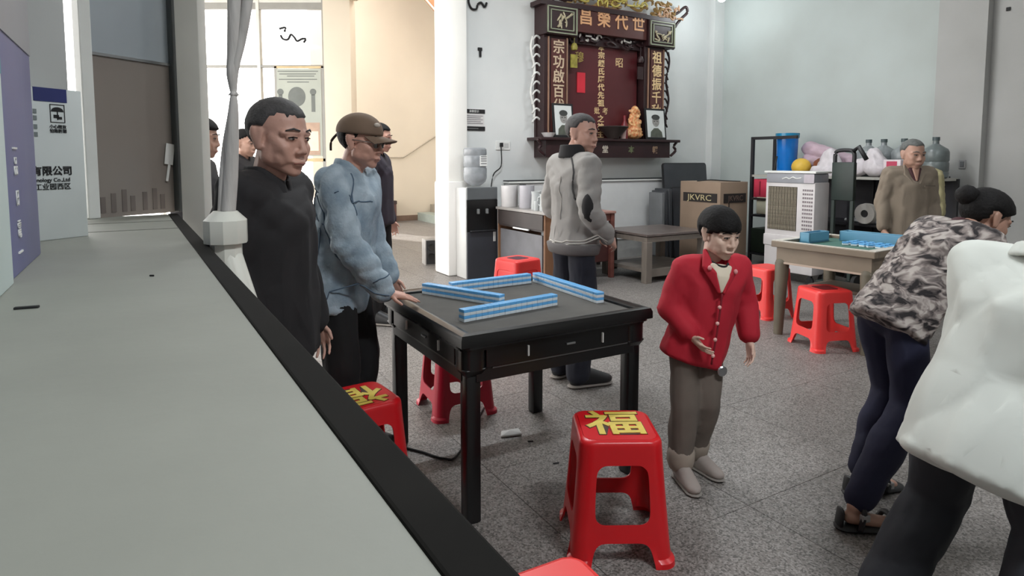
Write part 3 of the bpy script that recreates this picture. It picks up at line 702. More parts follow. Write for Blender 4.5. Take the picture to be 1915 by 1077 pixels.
bm = new_bm(); bx(bm, -0.28, -0.26, -0.44, 0.5, 0.02, 0.62, 0.004); obj('grey_front', bm, mat('desk_front_grey', (108, 108, 112), 0.5, 0.1), dk)
def at_desk(px, py_base, Y): v = D(px, py_base, Y); return v
def cyl_pot(name, label, cat, px, x, y, r, hgt, m, z=0.885, grp=None):
    bm = new_bm(); lathe(bm, [(0, 0), (r * 0.92, 0), (r, 0.01), (r, hgt), (r * 0.93, hgt), (r * 0.9, 0.02), (0, 0.02)], n=18)
    o = obj(name, bm, m, None, 40, R(x, y, z), TH); return tag(o, label, cat, grp)
M_cupw = mat('cup_white', (208, 206, 206), 0.4, 0.05)
cyl_pot('canister', 'wide pale grey canister at the back of the desk by the dispenser', 'canister', 0, 3.88, 6.68, 0.105, 0.26, M_cupw)
bm = new_bm(); box(bm, (0, 0, 0.14), (0.05, 0.10, 0.28), bev=0.01); tag(obj('black_flask', bm, M_dark, None, 40, R(3.97, 6.52, 0.885), TH), 'slim black container standing right of the grey canister', 'container')
cyl_pot('canister', 'second pale canister, right of the black container on the desk', 'canister', 0, 3.93, 6.36, 0.09, 0.27, mat('cup_grey', (180, 178, 184), 0.4, 0.05))
M_pit = mat('pitcher_clear', (216, 220, 220), 0.12, 0.06, 6, trans=0.35)
for i, (x, y, h) in enumerate(((3.92, 6.14, 0.21), (3.98, 6.0, 0.24), (3.88, 5.9, 0.19))):
    t = thing('pitcher', ('white glass pitcher left in the row on the desk', 'tall white glass pitcher in the middle of the row on the desk', 'short glass pitcher nearest the man in grey on the desk')[i], 'pitcher', R(x, y, 0.885), TH + 0.9 * i, 'glass pitchers on the desk')
    bm = new_bm(); lathe(bm, [(0, 0), (0.055, 0), (0.06, 0.02), (0.052, h * .8), (0.06, h), (0.054, h), (0.047, h * .8), (0.052, 0.03), (0, 0.02)], n=18); obj('jug', bm, M_pit, t, 40)
    bm = new_bm(); tube(bm, bez([(0.05, 0, h * .85), (0.1, 0, h * .75), (0.1, 0, h * .4), (0.055, 0, h * .25)], 5), 0.008, 6); obj('handle', bm, M_pit, t, 'all')
for i, (x, y) in enumerate(((4.05, 6.12), (4.12, 5.95), (4.02, 5.86), (3.85, 6.02))):
    cyl_pot('glass_cup', ('small glass behind the left pitcher', 'small glass behind the tall pitcher', 'small glass nearest the front end of the desk', 'small glass at the desk edge before the pitchers')[i], 'glass', 0, x, y, 0.033, 0.11, M_pit, grp='glasses on the desk')
# cable from the wall socket down to the dispenser
def WBp(px, py, y=YB):
    d = ray(px, py); k = y / (-d.x * math.sin(TH) + d.y * math.cos(TH)); return Vector((0, 0, CAM_H)) + d * k
def WRp(px, py, x=XR):
    d = ray(px, py); k = x / (d.x * math.cos(TH) + d.y * math.sin(TH)); return Vector((0, 0, CAM_H)) + d * k
so = thing('wall_socket', 'white double wall socket with a black plug above the desk', 'socket', WBp(940, 272), TH)
bm = new_bm(); bx(bm, -0.11, 0.11, -0.012, 0, -0.06, 0.06, 0.004); obj('plate', bm, M_white, so)
bm = new_bm(); bx(bm, -0.055, -0.015, -0.05, -0.012, -0.02, 0.035, 0.006); obj('plug', bm, M_ink, so)
bm = new_bm(); bx(bm, 0.02, 0.085, -0.014, -0.01, -0.035, 0.03, 0.001); obj('outlet', bm, mat('socket_grey', (196, 196, 194), 0.5), so)
w = WBp(937, 275, YB - 0.04); bm = new_bm(); tube(bm, bez([w, w + Vector((0.0, 0, -0.25)), R(4.0, YB - 0.05, 1.25), R(3.94, YB - 0.06, 0.9)], 6), 0.008, 6)
tag(obj('plug_cable', bm, M_ink, None, 'all'), 'black cable hanging from the wall socket behind the desk', 'cable')
w = WBp(886, 224)
sg = thing('wall_notice', 'small white notice with black top and bottom bars on the wall', 'notice', w, TH)
bm = new_bm(); bx(bm, -0.15, 0.15, -0.006, 0, -0.14, 0.14); obj('sheet', bm, mat('notice_white', (216, 214, 212), 0.6, 0.03), sg)
bm = new_bm(); bx(bm, -0.16, 0.16, -0.012, -0.004, 0.082, 0.135, 0.002); tp = obj('top_bar', bm, M_ink, sg)
text('lettering', '溫馨提示', 0.036, (0, -0.013, 0.107), UP, M_white, tp)
bm = new_bm(); bx(bm, -0.165, 0.16, -0.012, -0.004, -0.14, -0.085, 0.002); bt = obj('bottom_bar', bm, M_ink, sg)
bm = new_bm(); bx(bm, -0.14, 0.06, -0.014, -0.01, -0.116, -0.109); obj('print_line', bm, mat('grey_line', (130, 130, 130), 0.6), bt)
bm = new_bm(); bx(bm, -0.145, -0.115, -0.009, -0.005, -0.075, 0.045)
for k in range(5): bx(bm, -0.10, 0.13 - 0.03 * (k % 2), -0.009, -0.005, -0.05 + 0.024 * k, -0.04 + 0.024 * k)
obj('print', bm, mat('notice_print', (150, 146, 148), 0.6, 0.1), sg)
w = WBp(897, 98); bm = new_bm(); bx(bm, -0.03, 0.03, -0.02, 0, 0.02, 0.06, 0.004); bx(bm, -0.012, 0.018, -0.02, 0, -0.06, 0.03, 0.004)
tag(obj('wall_hook', bm, M_ink, None, None, w, TH), 'small black hook on the white wall above the notice', 'hook')
w = WBp(892, 9); bm = new_bm(); tube(bm, bez([(-0.12, -0.02, 0.10), (-0.13, -0.02, 0.02), (-0.09, -0.02, -0.06), (-0.02, -0.02, -0.06), (0.0, -0.02, 0.0), (0.05, -0.02, 0.03), (0.10, -0.02, -0.02), (0.13, -0.02, 0.04)], 5), 0.014, 6)
tag(obj('wire_coil', bm, M_ink, None, 'all', w, TH), 'curled black wire on the wall at the top edge by the pillar', 'wire')
# white low cabinet under the altar
wc = thing('white_cabinet', 'low white painted cabinet front under the altar', 'cabinet', R(5.6, YB - 0.07), TH)
bm = new_bm(); bx(bm, -1.4, 1.44, -0.06, 0.065, 0.28, 1.14, 0.005); obj('body', bm, mat('cabinet_white', (222, 223, 223), 0.45, 0.03), wc)
bm = new_bm(); bx(bm, -1.42, 1.46, -0.085, 0.065, 1.145, 1.17, 0.004); obj('top_ledge', bm, M_white, wc)
bm = new_bm(); bx(bm, -1.42, 1.46, -0.07, 0.065, 1.17, 1.185); obj('dark_line', bm, M_dark, wc)
bm = new_bm(); bx(bm, -1.4, 1.44, -0.04, 0.065, 0.0, 0.28); obj('plinth', bm, mat('plinth_grey', (160, 160, 158), 0.6), wc)
# reddish small table with a dark chair behind the man in grey
rt = thing('side_table', 'small reddish wooden table behind the man in grey', 'table', R(4.73, 6.36), TH)
bm = new_bm(); bx(bm, -0.30, 0.30, -0.32, 0.4, 0.80, 0.83, 0.005); obj('table_top', bm, mat('redwood_top', (170, 130, 120), 0.4, 0.1), rt)
bm = new_bm(); bx(bm, -0.27, 0.27, -0.29, 0.37, 0.71, 0.80); obj('apron', bm, M_redwood, rt)
for x in (-0.26, 0.26):
    for y in (-0.28, 0.36):
        bm = new_bm(); bx(bm, x - 0.028, x + 0.028, y - 0.028, y + 0.028, 0, 0.80, 0.004); obj('leg', bm, M_redwood, rt)
bm = new_bm(); bx(bm, -0.24, 0.24, -0.26, 0.34, 0.20, 0.44, 0.01); obj('lower_box', bm, mat('dark_redwood', (72, 38, 36), 0.5, 0.1), rt)
ch = thing('dark_chair', 'dark reddish chair standing between the small table and the white cabinet', 'chair', R(5.28, 6.75), TH)
bm = new_bm(); bx(bm, -0.2, 0.2, -0.2, 0.2, 0.40, 0.44, 0.01); obj('seat', bm, M_dkwood, ch)
bm = new_bm(); bx(bm, -0.2, 0.2, 0.16, 0.2, 0.44, 0.86, 0.012); obj('backrest', bm, mat('chair_brown', (62, 40, 38), 0.5, 0.15), ch)
for x in (-0.18, 0.18):
    for y in (-0.18, 0.18):
        bm = new_bm(); bx(bm, x - 0.02, x + 0.02, y - 0.02, y + 0.02, 0, 0.40); obj('leg', bm, M_dkwood, ch)
# low tea table
M_tea = mat('tea_table_wood', (120, 112, 104), 0.5, 0.14, 4, stretch=(1, 4, 1)); M_tea2 = mat('tea_table_top', (104, 94, 90), 0.3, 0.2, 8)
tt = thing('tea_table', 'low wooden tea table with lower shelf by the altar wall', 'table', R(5.56, 5.94), TH)
bm = new_bm(); bx(bm, -0.50, 0.52, -0.42, 0.42, 0.555, 0.585, 0.006); obj('table_top', bm, M_tea2, tt)
bm = new_bm(); bx(bm, -0.49, 0.51, -0.41, 0.41, 0.49, 0.548); obj('apron', bm, M_tea, tt)
for x in (-0.45, 0.47):
    for y in (-0.37, 0.37):
        bm = new_bm(); bx(bm, x - 0.045, x + 0.045, y - 0.045, y + 0.045, 0, 0.49, 0.004); obj('leg', bm, M_tea, tt)
bm = new_bm(); bx(bm, -0.46, 0.48, -0.36, 0.36, 0.12, 0.16); obj('lower_shelf', bm, M_tea, tt)
for y in (-0.37, 0.37):
    bm = new_bm(); bx(bm, -0.42, 0.44, y - 0.02, y + 0.02, 0.07, 0.16); obj('rail', bm, M_tea, tt)
# folded table tops leaning at the wall
M_ft = mat('folded_top_dark', (64, 66, 70), 0.35, 0.15, 3); M_fe = mat('folded_edge', (40, 40, 42), 0.4, 0.1)
for i, (x, w_, h_, y, lean, lab) in enumerate(((7.22, 0.92, 1.42, 7.02, 0.10, 'tallest dark folded table top leaning at the altar wall corner'),
                                               (7.08, 0.64, 1.06, 6.88, 0.10, 'smaller dark folded table top leaning in front of the tallest one'))):
    t = thing('folded_table', lab, 'folded table', R(x, y - 0.1), TH); t.rotation_euler = (-lean, 0, TH)
    bm = new_bm(); M = Matrix.Translation((0, 0, h_ / 2)) @ MXZ; prism(bm, rrect(w_, h_, 0.05), -0.03, 0.0, M); obj('edge_frame', bm, M_fe, t, 40)
    bm = new_bm(); prism(bm, rrect(w_ - 0.03, h_ - 0.03, 0.04), 0.0, 0.012, M); obj('panel', bm, M_ft, t, 40)
for i in range(3):
    t = thing('folded_table', ('grey folded table on edge, leftmost at the white cabinet', 'dark folded table on edge, middle of the three', 'dark folded table on edge, beside the leaning tops')[i], 'folded table', R(6.56 + 0.08 * i, 6.92), TH); t.rotation_euler = (0, -0.02 - 0.02 * i, TH + 0.05 * i)
    bm = new_bm(); bx(bm, -0.03, 0.03, -0.12, 0.16, 0.02, 0.98 + 0.03 * i, 0.012); obj('panel', bm, M_ft if i else mat('folded_grey', (112, 114, 116), 0.4, 0.1), t, 40)
    bm = new_bm(); bx(bm, -0.034, 0.034, -0.11, 0.15, 0.0, 0.05, 0.008); obj('foot_rail', bm, M_fe, t)
# tall brown carton
M_card = mat('cardboard', (142, 122, 104), 0.8, 0.08, 3); M_cardr = mat('carton_band', (38, 32, 30), 0.7, 0.1); M_cardt = mat('carton_letter', (196, 182, 140), 0.7)
ct = thing('brown_carton', 'tall brown carton with black lettered band beside the air cooler', 'box', R(6.62, 6.05), TH)
bm = new_bm(); bx(bm, -0.22, 0.30, -0.42, 0.28, 0, 1.17, 0.006); obj('body', bm, M_card, ct, 40)
bm = new_bm(); bx(bm, -0.224, -0.218, -0.37, 0.22, 0.90, 1.02); bd = obj('band', bm, M_cardr, ct)
text('lettering', 'JKVRC', 0.11, (-0.226, -0.07, 0.955), (PI / 2, 0, -PI / 2), M_cardt, bd, sx=1.35)
bm = new_bm(); bx(bm, -0.16, 0.26, -0.426, -0.418, 0.90, 1.02); bd = obj('band', bm, M_cardr, ct)
text('lettering', 'JKVRC', 0.10, (0.06, -0.428, 0.955), UP, mat('carton_letter_shaded', (104, 84, 76), 0.7), bd)  # same lettering, with the right face's shade put into its colour
bm = new_bm(); tube(bm, bez([(-0.2, 0.0, 1.175), (-0.05, -0.1, 1.19), (0.1, -0.2, 1.18), (0.2, -0.38, 1.175)], 5), 0.008, 6); tag(obj('loose_strap', bm, M_ink, None, 'all', R(6.62, 6.05), TH), 'thin black strap lying on top of the brown carton', 'strap')
bm = new_bm(); bx(bm, -0.10, -0.02, -0.43, -0.418, 0.52, 0.62, 0.01); bx(bm, -0.064, -0.056, -0.43, -0.418, 0.6, 0.9); obj('hand_hole', bm, M_ink, ct)

# ------------------------------------------------------------------ the altar
M_lac = mat('lacquer_red', (88, 34, 38), 0.4, 0.10, 3); M_lacd = mat('lacquer_dark', (46, 24, 26), 0.45, 0.15, 4); M_brownp = mat('panel_brown', (84, 44, 40), 0.4, 0.12, 3)
M_giltxt = mat('gilt_letter', (232, 202, 152), 0.5, 0.1, 20)
M_giltd = mat('gilt_dark', (150, 120, 70), 0.5, 0.3, 20)
al = thing('ancestral_altar', 'large carved dark red ancestral altar with gold characters on the white wall', 'altar', R(5.79, YB), TH)
AW = 1.10
bm = new_bm(); bx(bm, -1.24, 1.28, -0.36, 0, 1.72, 1.76, 0.008); obj('shelf', bm, M_lacd, al)
bm = new_bm(); bx(bm, -1.12, 1.12, -0.30, 0, 1.49, 1.72); apn = obj('shelf_apron', bm, M_lacd, al)
text('lettering', '堂', 0.11, (-0.12, -0.302, 1.60), UP, mat('apron_letter', (190, 180, 166), 0.5), apn, bold=0.003); text('lettering', '本', 0.11, (0.36, -0.302, 1.60), UP, mat('apron_letter_green', (112, 120, 86), 0.5), apn, bold=0.003); text('lettering', '報', 0.11, (0.82, -0.302, 1.60), UP, mat('apron_letter_gold', (160, 132, 106), 0.5), apn, bold=0.003)
for s_ in (-1, 1):
    bm = new_bm(); tube(bm, bez([(s_ * 1.26, -0.3, 1.73), (s_ * 1.20, -0.3, 1.66), (s_ * 1.24, -0.3, 1.60), (s_ * 1.14, -0.3, 1.52)], 5), 0.02, 6); obj('bracket_scroll', bm, M_lacd, al, 'all')
bm = new_bm(); bx(bm, -0.72, 0.62, -0.10, -0.05, 1.76, 3.16); obj('back_panel', bm, M_lac, al)
bm = new_bm(); bx(bm, -1.12, 1.10, -0.05, 0, 1.76, 3.55); obj('back_board', bm, M_lacd, al)
for s_, txt in ((-1, '宗功啟百代'), (1, '祖德振千秋')):
    xc = -0.91 if s_ < 0 else 0.86
    bm = new_bm(); bx(bm, xc - 0.20, xc + 0.20, -0.22, -0.02, 1.76, 3.12, 0.006); co = obj('side_column', bm, M_lacd, al)
    bm = new_bm(); bx(bm, xc - 0.11 + 0.02, xc + 0.13 + 0.02, -0.235, -0.215, 1.84, 3.08, 0.004); cb = obj('couplet_board', bm, M_brownp, al)
    for k, c_ in enumerate(txt): text('lettering', c_, 0.19, (xc + 0.03, -0.237, 2.96 - 0.195 * k), UP, M_giltxt if s_ > 0 else mat('gilt_letter_dim', (206, 184, 156), 0.5), cb, ext=0.003, bold=0.003)
    for dx in (-0.13, 0.17):
        bm = new_bm(); bx(bm, xc + dx - 0.008 + 0.0, xc + dx + 0.008, -0.24, -0.21, 1.80, 3.10); obj('gilt_strip', bm, mat('strip_tan', (150, 116, 96), 0.5), co)
# box heads above the columns
for s_ in (-1, 1):
    xc = -0.87 if s_ < 0 else 0.93
    bm = new_bm(); bx(bm, xc - 0.26, xc + 0.26, -0.30, -0.02, 3.12, 3.50, 0.006); hb = obj('carved_box', bm, M_lacd, al)
    for r_ in ((-.24, .24, 3.47, 3.485), (-.24, .24, 3.135, 3.15), (-.24, -.225, 3.135, 3.485), (.225, .24, 3.135, 3.485), (-.19, .19, 3.43, 3.442), (-.19, .19, 3.18, 3.192), (-.19, -.178, 3.18, 3.44), (.178, .19, 3.18, 3.44)):
        bm = new_bm(); bx(bm, xc + r_[0], xc + r_[1], -0.315, -0.295, r_[2], r_[3]); obj('frame_strip', bm, mat('strip_green', (150, 156, 132), 0.5, 0.1), hb)
    bm = new_bm(); rg = random.Random(3 + s_)
    for k in range(9):
        a_ = Vector((xc + rg.uniform(-.13, .13), -0.305, 3.31 + rg.uniform(-.08, .08)))
        tube(bm, bez([a_, a_ + Vector((rg.uniform(-.08, .08), -0.01, rg.uniform(-.06, .06))), a_ + Vector((rg.uniform(-.1, .1), 0, rg.uniform(-.08, .08)))], 4), [0.012] * 8 + [0.006], 5)
    obj('gilt_carving', bm, mat('carving_pale', (186, 176, 148), 0.5, 0.25, 30), hb)
bm = new_bm(); bx(bm, -0.60, 0.66, -0.26, -0.04, 3.20, 3.58, 0.006); ti = obj('title_board', bm, M_brownp, al)
for k, c_ in enumerate('昌榮代世'): text('lettering', c_, 0.24, (-0.45 + 0.315 * k, -0.262, 3.40), UP, mat('title_letter', (226, 172, 126), 0.5, 0.1), ti, ext=0.004, bold=0.004)
bm = new_bm(); bx(bm, -0.62, 0.68, -0.16, -0.05, 3.06, 3.20); obj('lintel', bm, M_lacd, al)
def scrolls(name, n, x0, x1, z0, z1, y, rad, m, seed, amp=0.09):
    rg = random.Random(seed); bm = new_bm()
    for k in range(n):
        a_ = Vector((rg.uniform(x0, x1), y, rg.uniform(z0, z1))); dx, dz = rg.uniform(-amp, amp), rg.uniform(-amp * .5, amp * .5)
        tube(bm, bez([a_, a_ + Vector((dx, -0.012, dz)), a_ + Vector((dx * 1.8, 0, dz * 0.4)), a_ + Vector((dx * 1.5, 0, -dz))], 4), [rad] * 11 + [rad * .5, rad * .4], 5)
    return tag(obj(name, bm, m, al), None, None, None, 'stuff')
M_sil = mat('carving_silver', (190, 186, 180), 0.45, 0.2, 20)
scrolls('lintel_carving', 22, -0.6, 0.6, 3.08, 3.19, -0.18, 0.016, M_lacd, 5); scrolls('lintel_gilding', 8, -0.5, 0.5, 3.10, 3.19, -0.20, 0.012, M_sil, 6)
bm = new_bm(); bx(bm, -1.20, 1.20, -0.28, -0.02, 3.50, 3.56); obj('crest_beam', bm, M_lacd, al)
scrolls('crest_carving', 40, -0.75, 0.8, 3.60, 3.80, -0.22, 0.022, M_giltd, 7, 0.12); scrolls('crest_gilding', 26, -0.7, 0.75, 3.60, 3.78, -0.25, 0.014, mat('gilt_bright', (206, 190, 100), 0.45, 0.2, 20), 8, 0.10)
scrolls('corner_carving', 24, 0.80, 1.30, 3.56, 3.78, -0.24, 0.020, M_giltd, 9); scrolls('corner_gilding', 14, 0.85, 1.25, 3.56, 3.74, -0.27, 0.014, mat('carving_rose', (196, 160, 130), 0.5, 0.2, 20), 10)
scrolls('corner_carving', 16, -1.15, -0.8, 3.52, 3.72, -0.24, 0.020, M_lacd, 11)
bm = new_bm(); tube(bm, bez([(1.02, -0.22, 3.56), (1.28, -0.22, 3.66), (1.46, -0.22, 3.78), (1.50, -0.22, 3.70), (1.36, -0.22, 3.58), (1.24, -0.22, 3.42), (1.22, -0.22, 3.12)], 6), 0.022, 6); obj('eave_scroll', bm, M_lacd, al, 'all')
# open-work side brackets
for s_ in (-1, 1):
    bm = new_bm(); rg = random.Random(20 + s_); x0 = 1.10 * s_
    pts = [(x0 + s_ * (0.12 + 0.03 * math.sin(k * 1.3)), -0.12, 3.10 - k * 0.12) for k in range(10)]
    tube(bm, bez(pts, 4), 0.016, 6)
    for k in range(10):
        tube(bm, bez([(x0, -0.12, 3.08 - k * 0.12), (x0 + s_ * 0.07, -0.13, 3.11 - k * 0.12), (x0 + s_ * 0.13, -0.12, 3.04 - k * 0.12)], 4), 0.014, 5)
    obj('openwork', bm, M_lacd if s_ > 0 else mat('openwork_white', (222, 222, 218), 0.6), al, 'all')
# centre column of characters
c1 = new_bm()
tx = ['本', '宗', '趙', '氏', '歷', '代', '先', '祖', None, '之', '神', '主']
for k, c_ in enumerate(tx):
    z = 3.05 - 0.112 * k
    if c_: text('lettering', c_, 0.105, (-0.05, -0.102, z), UP, M_giltxt, al, ext=0.003, sx=1.15, bold=0.0022)
    else:
        text('lettering', '妣', 0.105, (-0.12, -0.102, z), UP, M_giltxt, al, ext=0.003); text('lettering', '考', 0.105, (0.03, -0.102, z), UP, M_giltxt, al, ext=0.003)
text('lettering', '穆', 0.16, (-0.44, -0.102, 2.88), UP, mat('gilt_letter_yellow', (190, 170, 90), 0.5, 0.1), al, ext=0.003); text('lettering', '昭', 0.15, (0.28, -0.102, 2.86), UP, M_giltxt, al, ext=0.003)
bm = new_bm(); bx(bm, -0.48, -0.34, -0.112, -0.102, 2.40, 2.68); rp = obj('red_paper', bm, mat('red_paper', (214, 44, 60), 0.6, 0.05), al)
text('lettering', '天上聖母', 0.0, (0, 0, 0), UP, M_ink, rp) if 0 else None
# lantern tassels by the columns
for x, z0 in ((-0.60, 3.08), (0.60, 3.0)):
    bm = new_bm(); tube(bm, [(x, -0.2, z0 + 0.1), (x, -0.2, z0 - 0.1)], 0.006, 5); lathe(bm, [(0, -0.05), (0.04, -0.04), (0.05, 0.0), (0.03, 0.05), (0, 0.06)], (x, -0.2, z0 - 0.08), 10); bx(bm, x - 0.06, x + 0.05, -0.21, -0.19, z0 - 0.36, z0 - 0.18)
    obj('hanging_ornament', bm, mat('ornament_gold', (150, 140, 60), 0.5, 0.3, 20) if x < 0 else M_lacd, al, 40)
# on the altar shelf: two portraits, bowl, statue, candle cup, offering dish
def portrait(label, x, w_, h_, hat):
    t = thing('framed_portrait', label, 'portrait', R(5.79 + x, YB - 0.30, 1.762), TH); t.rotation_euler = (-0.12, 0, TH)
    bm = new_bm(); bx(bm, -w_ / 2, w_ / 2, -0.012, 0.012, 0, h_, 0.004); obj('frame', bm, M_ink, t)
    bm = new_bm(); bx(bm, -w_ / 2 + .03, w_ / 2 - .03, -0.015, -0.010, 0.03, h_ - .03); pr = obj('print', bm, mat('photo_paper', (216, 220, 218), 0.5, 0.03), t)
    g1 = mat('photo_dark', (60, 62, 60), 0.5, 0.2, 20); g2 = mat('photo_grey', (150, 148, 144), 0.5, 0.12, 20)
    def disc(nm, cx, cz, rx, rz_, y, m):
        bm = new_bm(); prism(bm, [(cx + rx * math.cos(k * PI / 12), cz + rz_ * math.sin(k * PI / 12)) for k in range(24)], y, y + 0.0015, MXZ); return obj(nm, bm, m, pr)
    cz_ = h_ * .58
    bm = new_bm(); prism(bm, [(-w_ * .3, 0.032), (w_ * .3, 0.032), (w_ * .27, h_ * .24), (w_ * .1, h_ * .36), (-w_ * .1, h_ * .36), (-w_ * .27, h_ * .24)], 0.015, 0.017, MXZ); obj('printed_coat', bm, mat('photo_coat', (84, 88, 78), 0.5, 0.15, 20), pr)
    disc('printed_face', 0, cz_, w_ * .17, h_ * .17, 0.0175, g2)
    disc('printed_hat', 0, cz_ + h_ * .13, w_ * .2, h_ * .09, 0.0192, g1)
    bm = new_bm()
    for sx_ in (-1, 1): bx(bm, sx_ * w_ * .07 - .012, sx_ * w_ * .07 + .012, -0.0222, -0.0187, cz_ - .004, cz_ + .006)
    bx(bm, -.014, .014, -0.0222, -0.0187, cz_ - h_ * .09, cz_ - h_ * .08); obj('printed_features', bm, g1, pr)
portrait('black framed grey portrait of a person in a cap, right end of the altar shelf', 0.84, 0.40, 0.46, 1)
portrait('black framed grey portrait at the left end of the altar shelf', -0.83, 0.34, 0.46, 1)
bm = new_bm(); lathe(bm, [(0, 0), (0.08, 0), (0.09, 0.02), (0.20, 0.14), (0.22, 0.16), (0.21, 0.17), (0.18, 0.14), (0.0, 0.05)], n=20)
tag(obj('incense_bowl', bm, M_dkwood, None, 40, R(5.79 + 0.02, YB - 0.30, 1.762), TH), 'wide dark incense bowl in the middle of the altar shelf', 'bowl')
bm = new_bm()
rg = random.Random(4)
hull(bm, [((0, 0, 0.05), (0.15, 0.09, 0.05)), ((0, 0, 0.12), (0.14, 0.09, 0.06))]); hull(bm, [((0, 0, 0.15), (0.11, 0.08, 0.1)), ((0, 0, 0.34), (0.08, 0.06, 0.06))]); ell(bm, (0, -0.02, 0.42), (0.06, 0.06, 0.07))
for k in range(46):
    a_ = rg.uniform(PI, 2 * PI); z = rg.uniform(0.03, 0.44); r_ = 0.15 - 0.16 * z; ell(bm, (r_ * math.cos(a_), r_ * .62 * math.sin(a_), z), rg.uniform(0.016, 0.032), None, 1)
me = solid_mesh(bm, 0.012, 1, 0.6)
tag(obj('gilt_statue', me, mat('statue_gold', (206, 96, 40), 0.4, 0.35, 34, rgb2=(240, 208, 150)), None, None, R(5.79 + 0.47, YB - 0.22, 1.76), TH), 'carved orange gold seated figurine on the altar shelf left of the portrait', 'figurine')
bm = new_bm(); lathe(bm, [(0, 0), (0.05, 0), (0.05, 0.20), (0.02, 0.26), (0.02, 0.34), (0, 0.34)], n=14); tag(obj('red_candle_jar', bm, mat('jar_red', (118, 26, 34), 0.35, 0.1), None, 40, R(5.79 + 0.28, YB - 0.24, 1.76), TH), 'dark red jar beside the gold figurine on the altar shelf', 'jar')
bm = new_bm(); lathe(bm, [(0, 0), (0.04, 0), (0.05, 0.14), (0.044, 0.14), (0.03, 0.02), (0, 0.02)], n=14); tag(obj('offering_cup', bm, mat('cup_pink', (206, 176, 170), 0.4), None, 40, R(5.79 + 0.20, YB - 0.30, 1.76), TH), 'pale pink cup between bowl and red jar on the altar shelf', 'cup')
bm = new_bm(); lathe(bm, [(0, 0), (0.06, 0), (0.10, 0.06), (0.09, 0.06), (0.05, 0.015), (0, 0.015)], n=16); tag(obj('offering_dish', bm, M_cupw, None, 40, R(5.79 - 1.07, YB - 0.28, 1.76), TH), 'small white dish at the left end of the altar shelf', 'dish')
# ------------------------------------------------------------------ right wall: rack, cooler, trolley, bottles
RT = TH - PI / 2                   # objects that face into the room from the right wall: local x runs towards the viewer
M_rk = mat('rack_black', (36, 36, 40), 0.5, 0.15)
rk = thing('storage_rack', 'long black metal storage rack loaded with things along the right wall', 'rack', R(7.72, 4.82), RT)
RW = 1.2
for x in (-RW, 0.25, RW):
    for y in (-0.24, 0.24):
        bm = new_bm(); bx(bm, x - 0.02, x + 0.02, y - 0.02, y + 0.02, 0, 1.78 if x < 0 else 1.24); obj('post', bm, M_rk, rk)
for i, z in enumerate((0.12, 0.66, 1.22)):
    bm = new_bm(); bx(bm, -RW, RW, -0.26, 0.26, z, z + 0.03); obj('shelf', bm, M_rk if z < 1 else mat('rack_top', (176, 174, 166), 0.5, 0.08), rk)
bm = new_bm(); bx(bm, -RW, -RW + 0.7, -0.26, -0.22, 1.74, 1.78); obj('top_rail', bm, M_rk, rk)
bm = new_bm(); bx(bm, -RW, RW, 0.25, 0.26, 0.12, 1.22); obj('back_sheet', bm, mat('rack_back', (44, 44, 50), 0.6, 0.2), rk)
def RK(x, y=0.0, z=1.25): # rack-local to world
    c, s = math.cos(RT), math.sin(RT); return rk.location + Vector((x * c - y * s, x * s + y * c, z))
def put(name, label, cat, bm, m, x, y=0.0, z=1.25, sm=40, rz=RT, grp=None): return tag(obj(name, bm, m, None, sm, RK(x, y, z), rz), label, cat, grp)
bkt = thing('blue_bucket', 'tall glossy blue plastic bucket with rim on the rack', 'bucket', RK(-0.78, -0.06, 1.25), RT)
bm = new_bm(); lathe(bm, [(0, 0), (0.115, 0), (0.125, 0.02), (0.142, 0.56), (0.12, 0.56), (0.10, 0.03), (0, 0.03)], n=28); obj('tub', bm, mat('bucket_blue', (22, 116, 204), 0.2, 0.05), bkt, 40)
bm = new_bm(); lathe(bm, [(0.142, 0.50), (0.152, 0.51), (0.155, 0.57), (0.13, 0.57), (0.128, 0.52)], n=28); obj('rim', bm, mat('bucket_rim', (40, 130, 170), 0.2, 0.05), bkt, 40)
bm = new_bm(); ell(bm, (0, 0, 0.115), (0.125, 0.12, 0.115), n=3); put('yellow_ball', 'round yellow melon like ball beside the blue bucket', 'ball', bm, mat('ball_yellow', (226, 186, 72), 0.5, 0.08, 5), -0.50, -0.14, sm='all')
def bag(name, label, blobs, m, x, y=0, z=1.25, seed=1):
    bm = new_bm()
    for b_ in blobs: hull(bm, b_)
    o = put(name, label, 'bag', solid_mesh(bm, 0.014, 2, 0.5, 0.012, seed, 30), m, x, y, z, None)
    if name == 'white_bag': o.scale = (1.1, 1.0, 1.35)
    return o
M_bagw = mat('bag_white', (206, 200, 204), 0.4, 0.12, 14); M_bagp = mat('bag_pink', (188, 164, 176), 0.5, 0.12, 6); M_bagb = mat('bag_brown', (128, 74, 50), 0.6, 0.2, 6)
bag('pink_bag', 'pale pink translucent bag lying behind the blue bucket and ball', [[((-0.2, 0.1, 0.36), (0.12, 0.08, 0.1)), ((0.35, 0.1, 0.2), (0.1, 0.08, 0.08))], [((-0.2, 0.1, 0.2), 0.1), ((0.3, 0.1, 0.1), 0.1)]], M_bagp, -0.38, 0.05, seed=2)
bag('brown_bag', 'brown crumpled bag right of the yellow ball', [[((0, 0, 0.12), (0.1, 0.08, 0.11)), ((0.08, 0, 0.2), 0.06)]], M_bagb, -0.30, -0.02, seed=3)
bag('white_bag', 'crumpled white plastic bag in the middle of the rack top', [[((0, 0, 0.08), (0.16, 0.12, 0.08)), ((0.0, 0, 0.2), (0.09, 0.07, 0.06))], [((-0.14, -0.1, 0.04), 0.05), ((0.16, -0.1, 0.04), 0.05)]], M_bagw, -0.13, -0.08, seed=4)
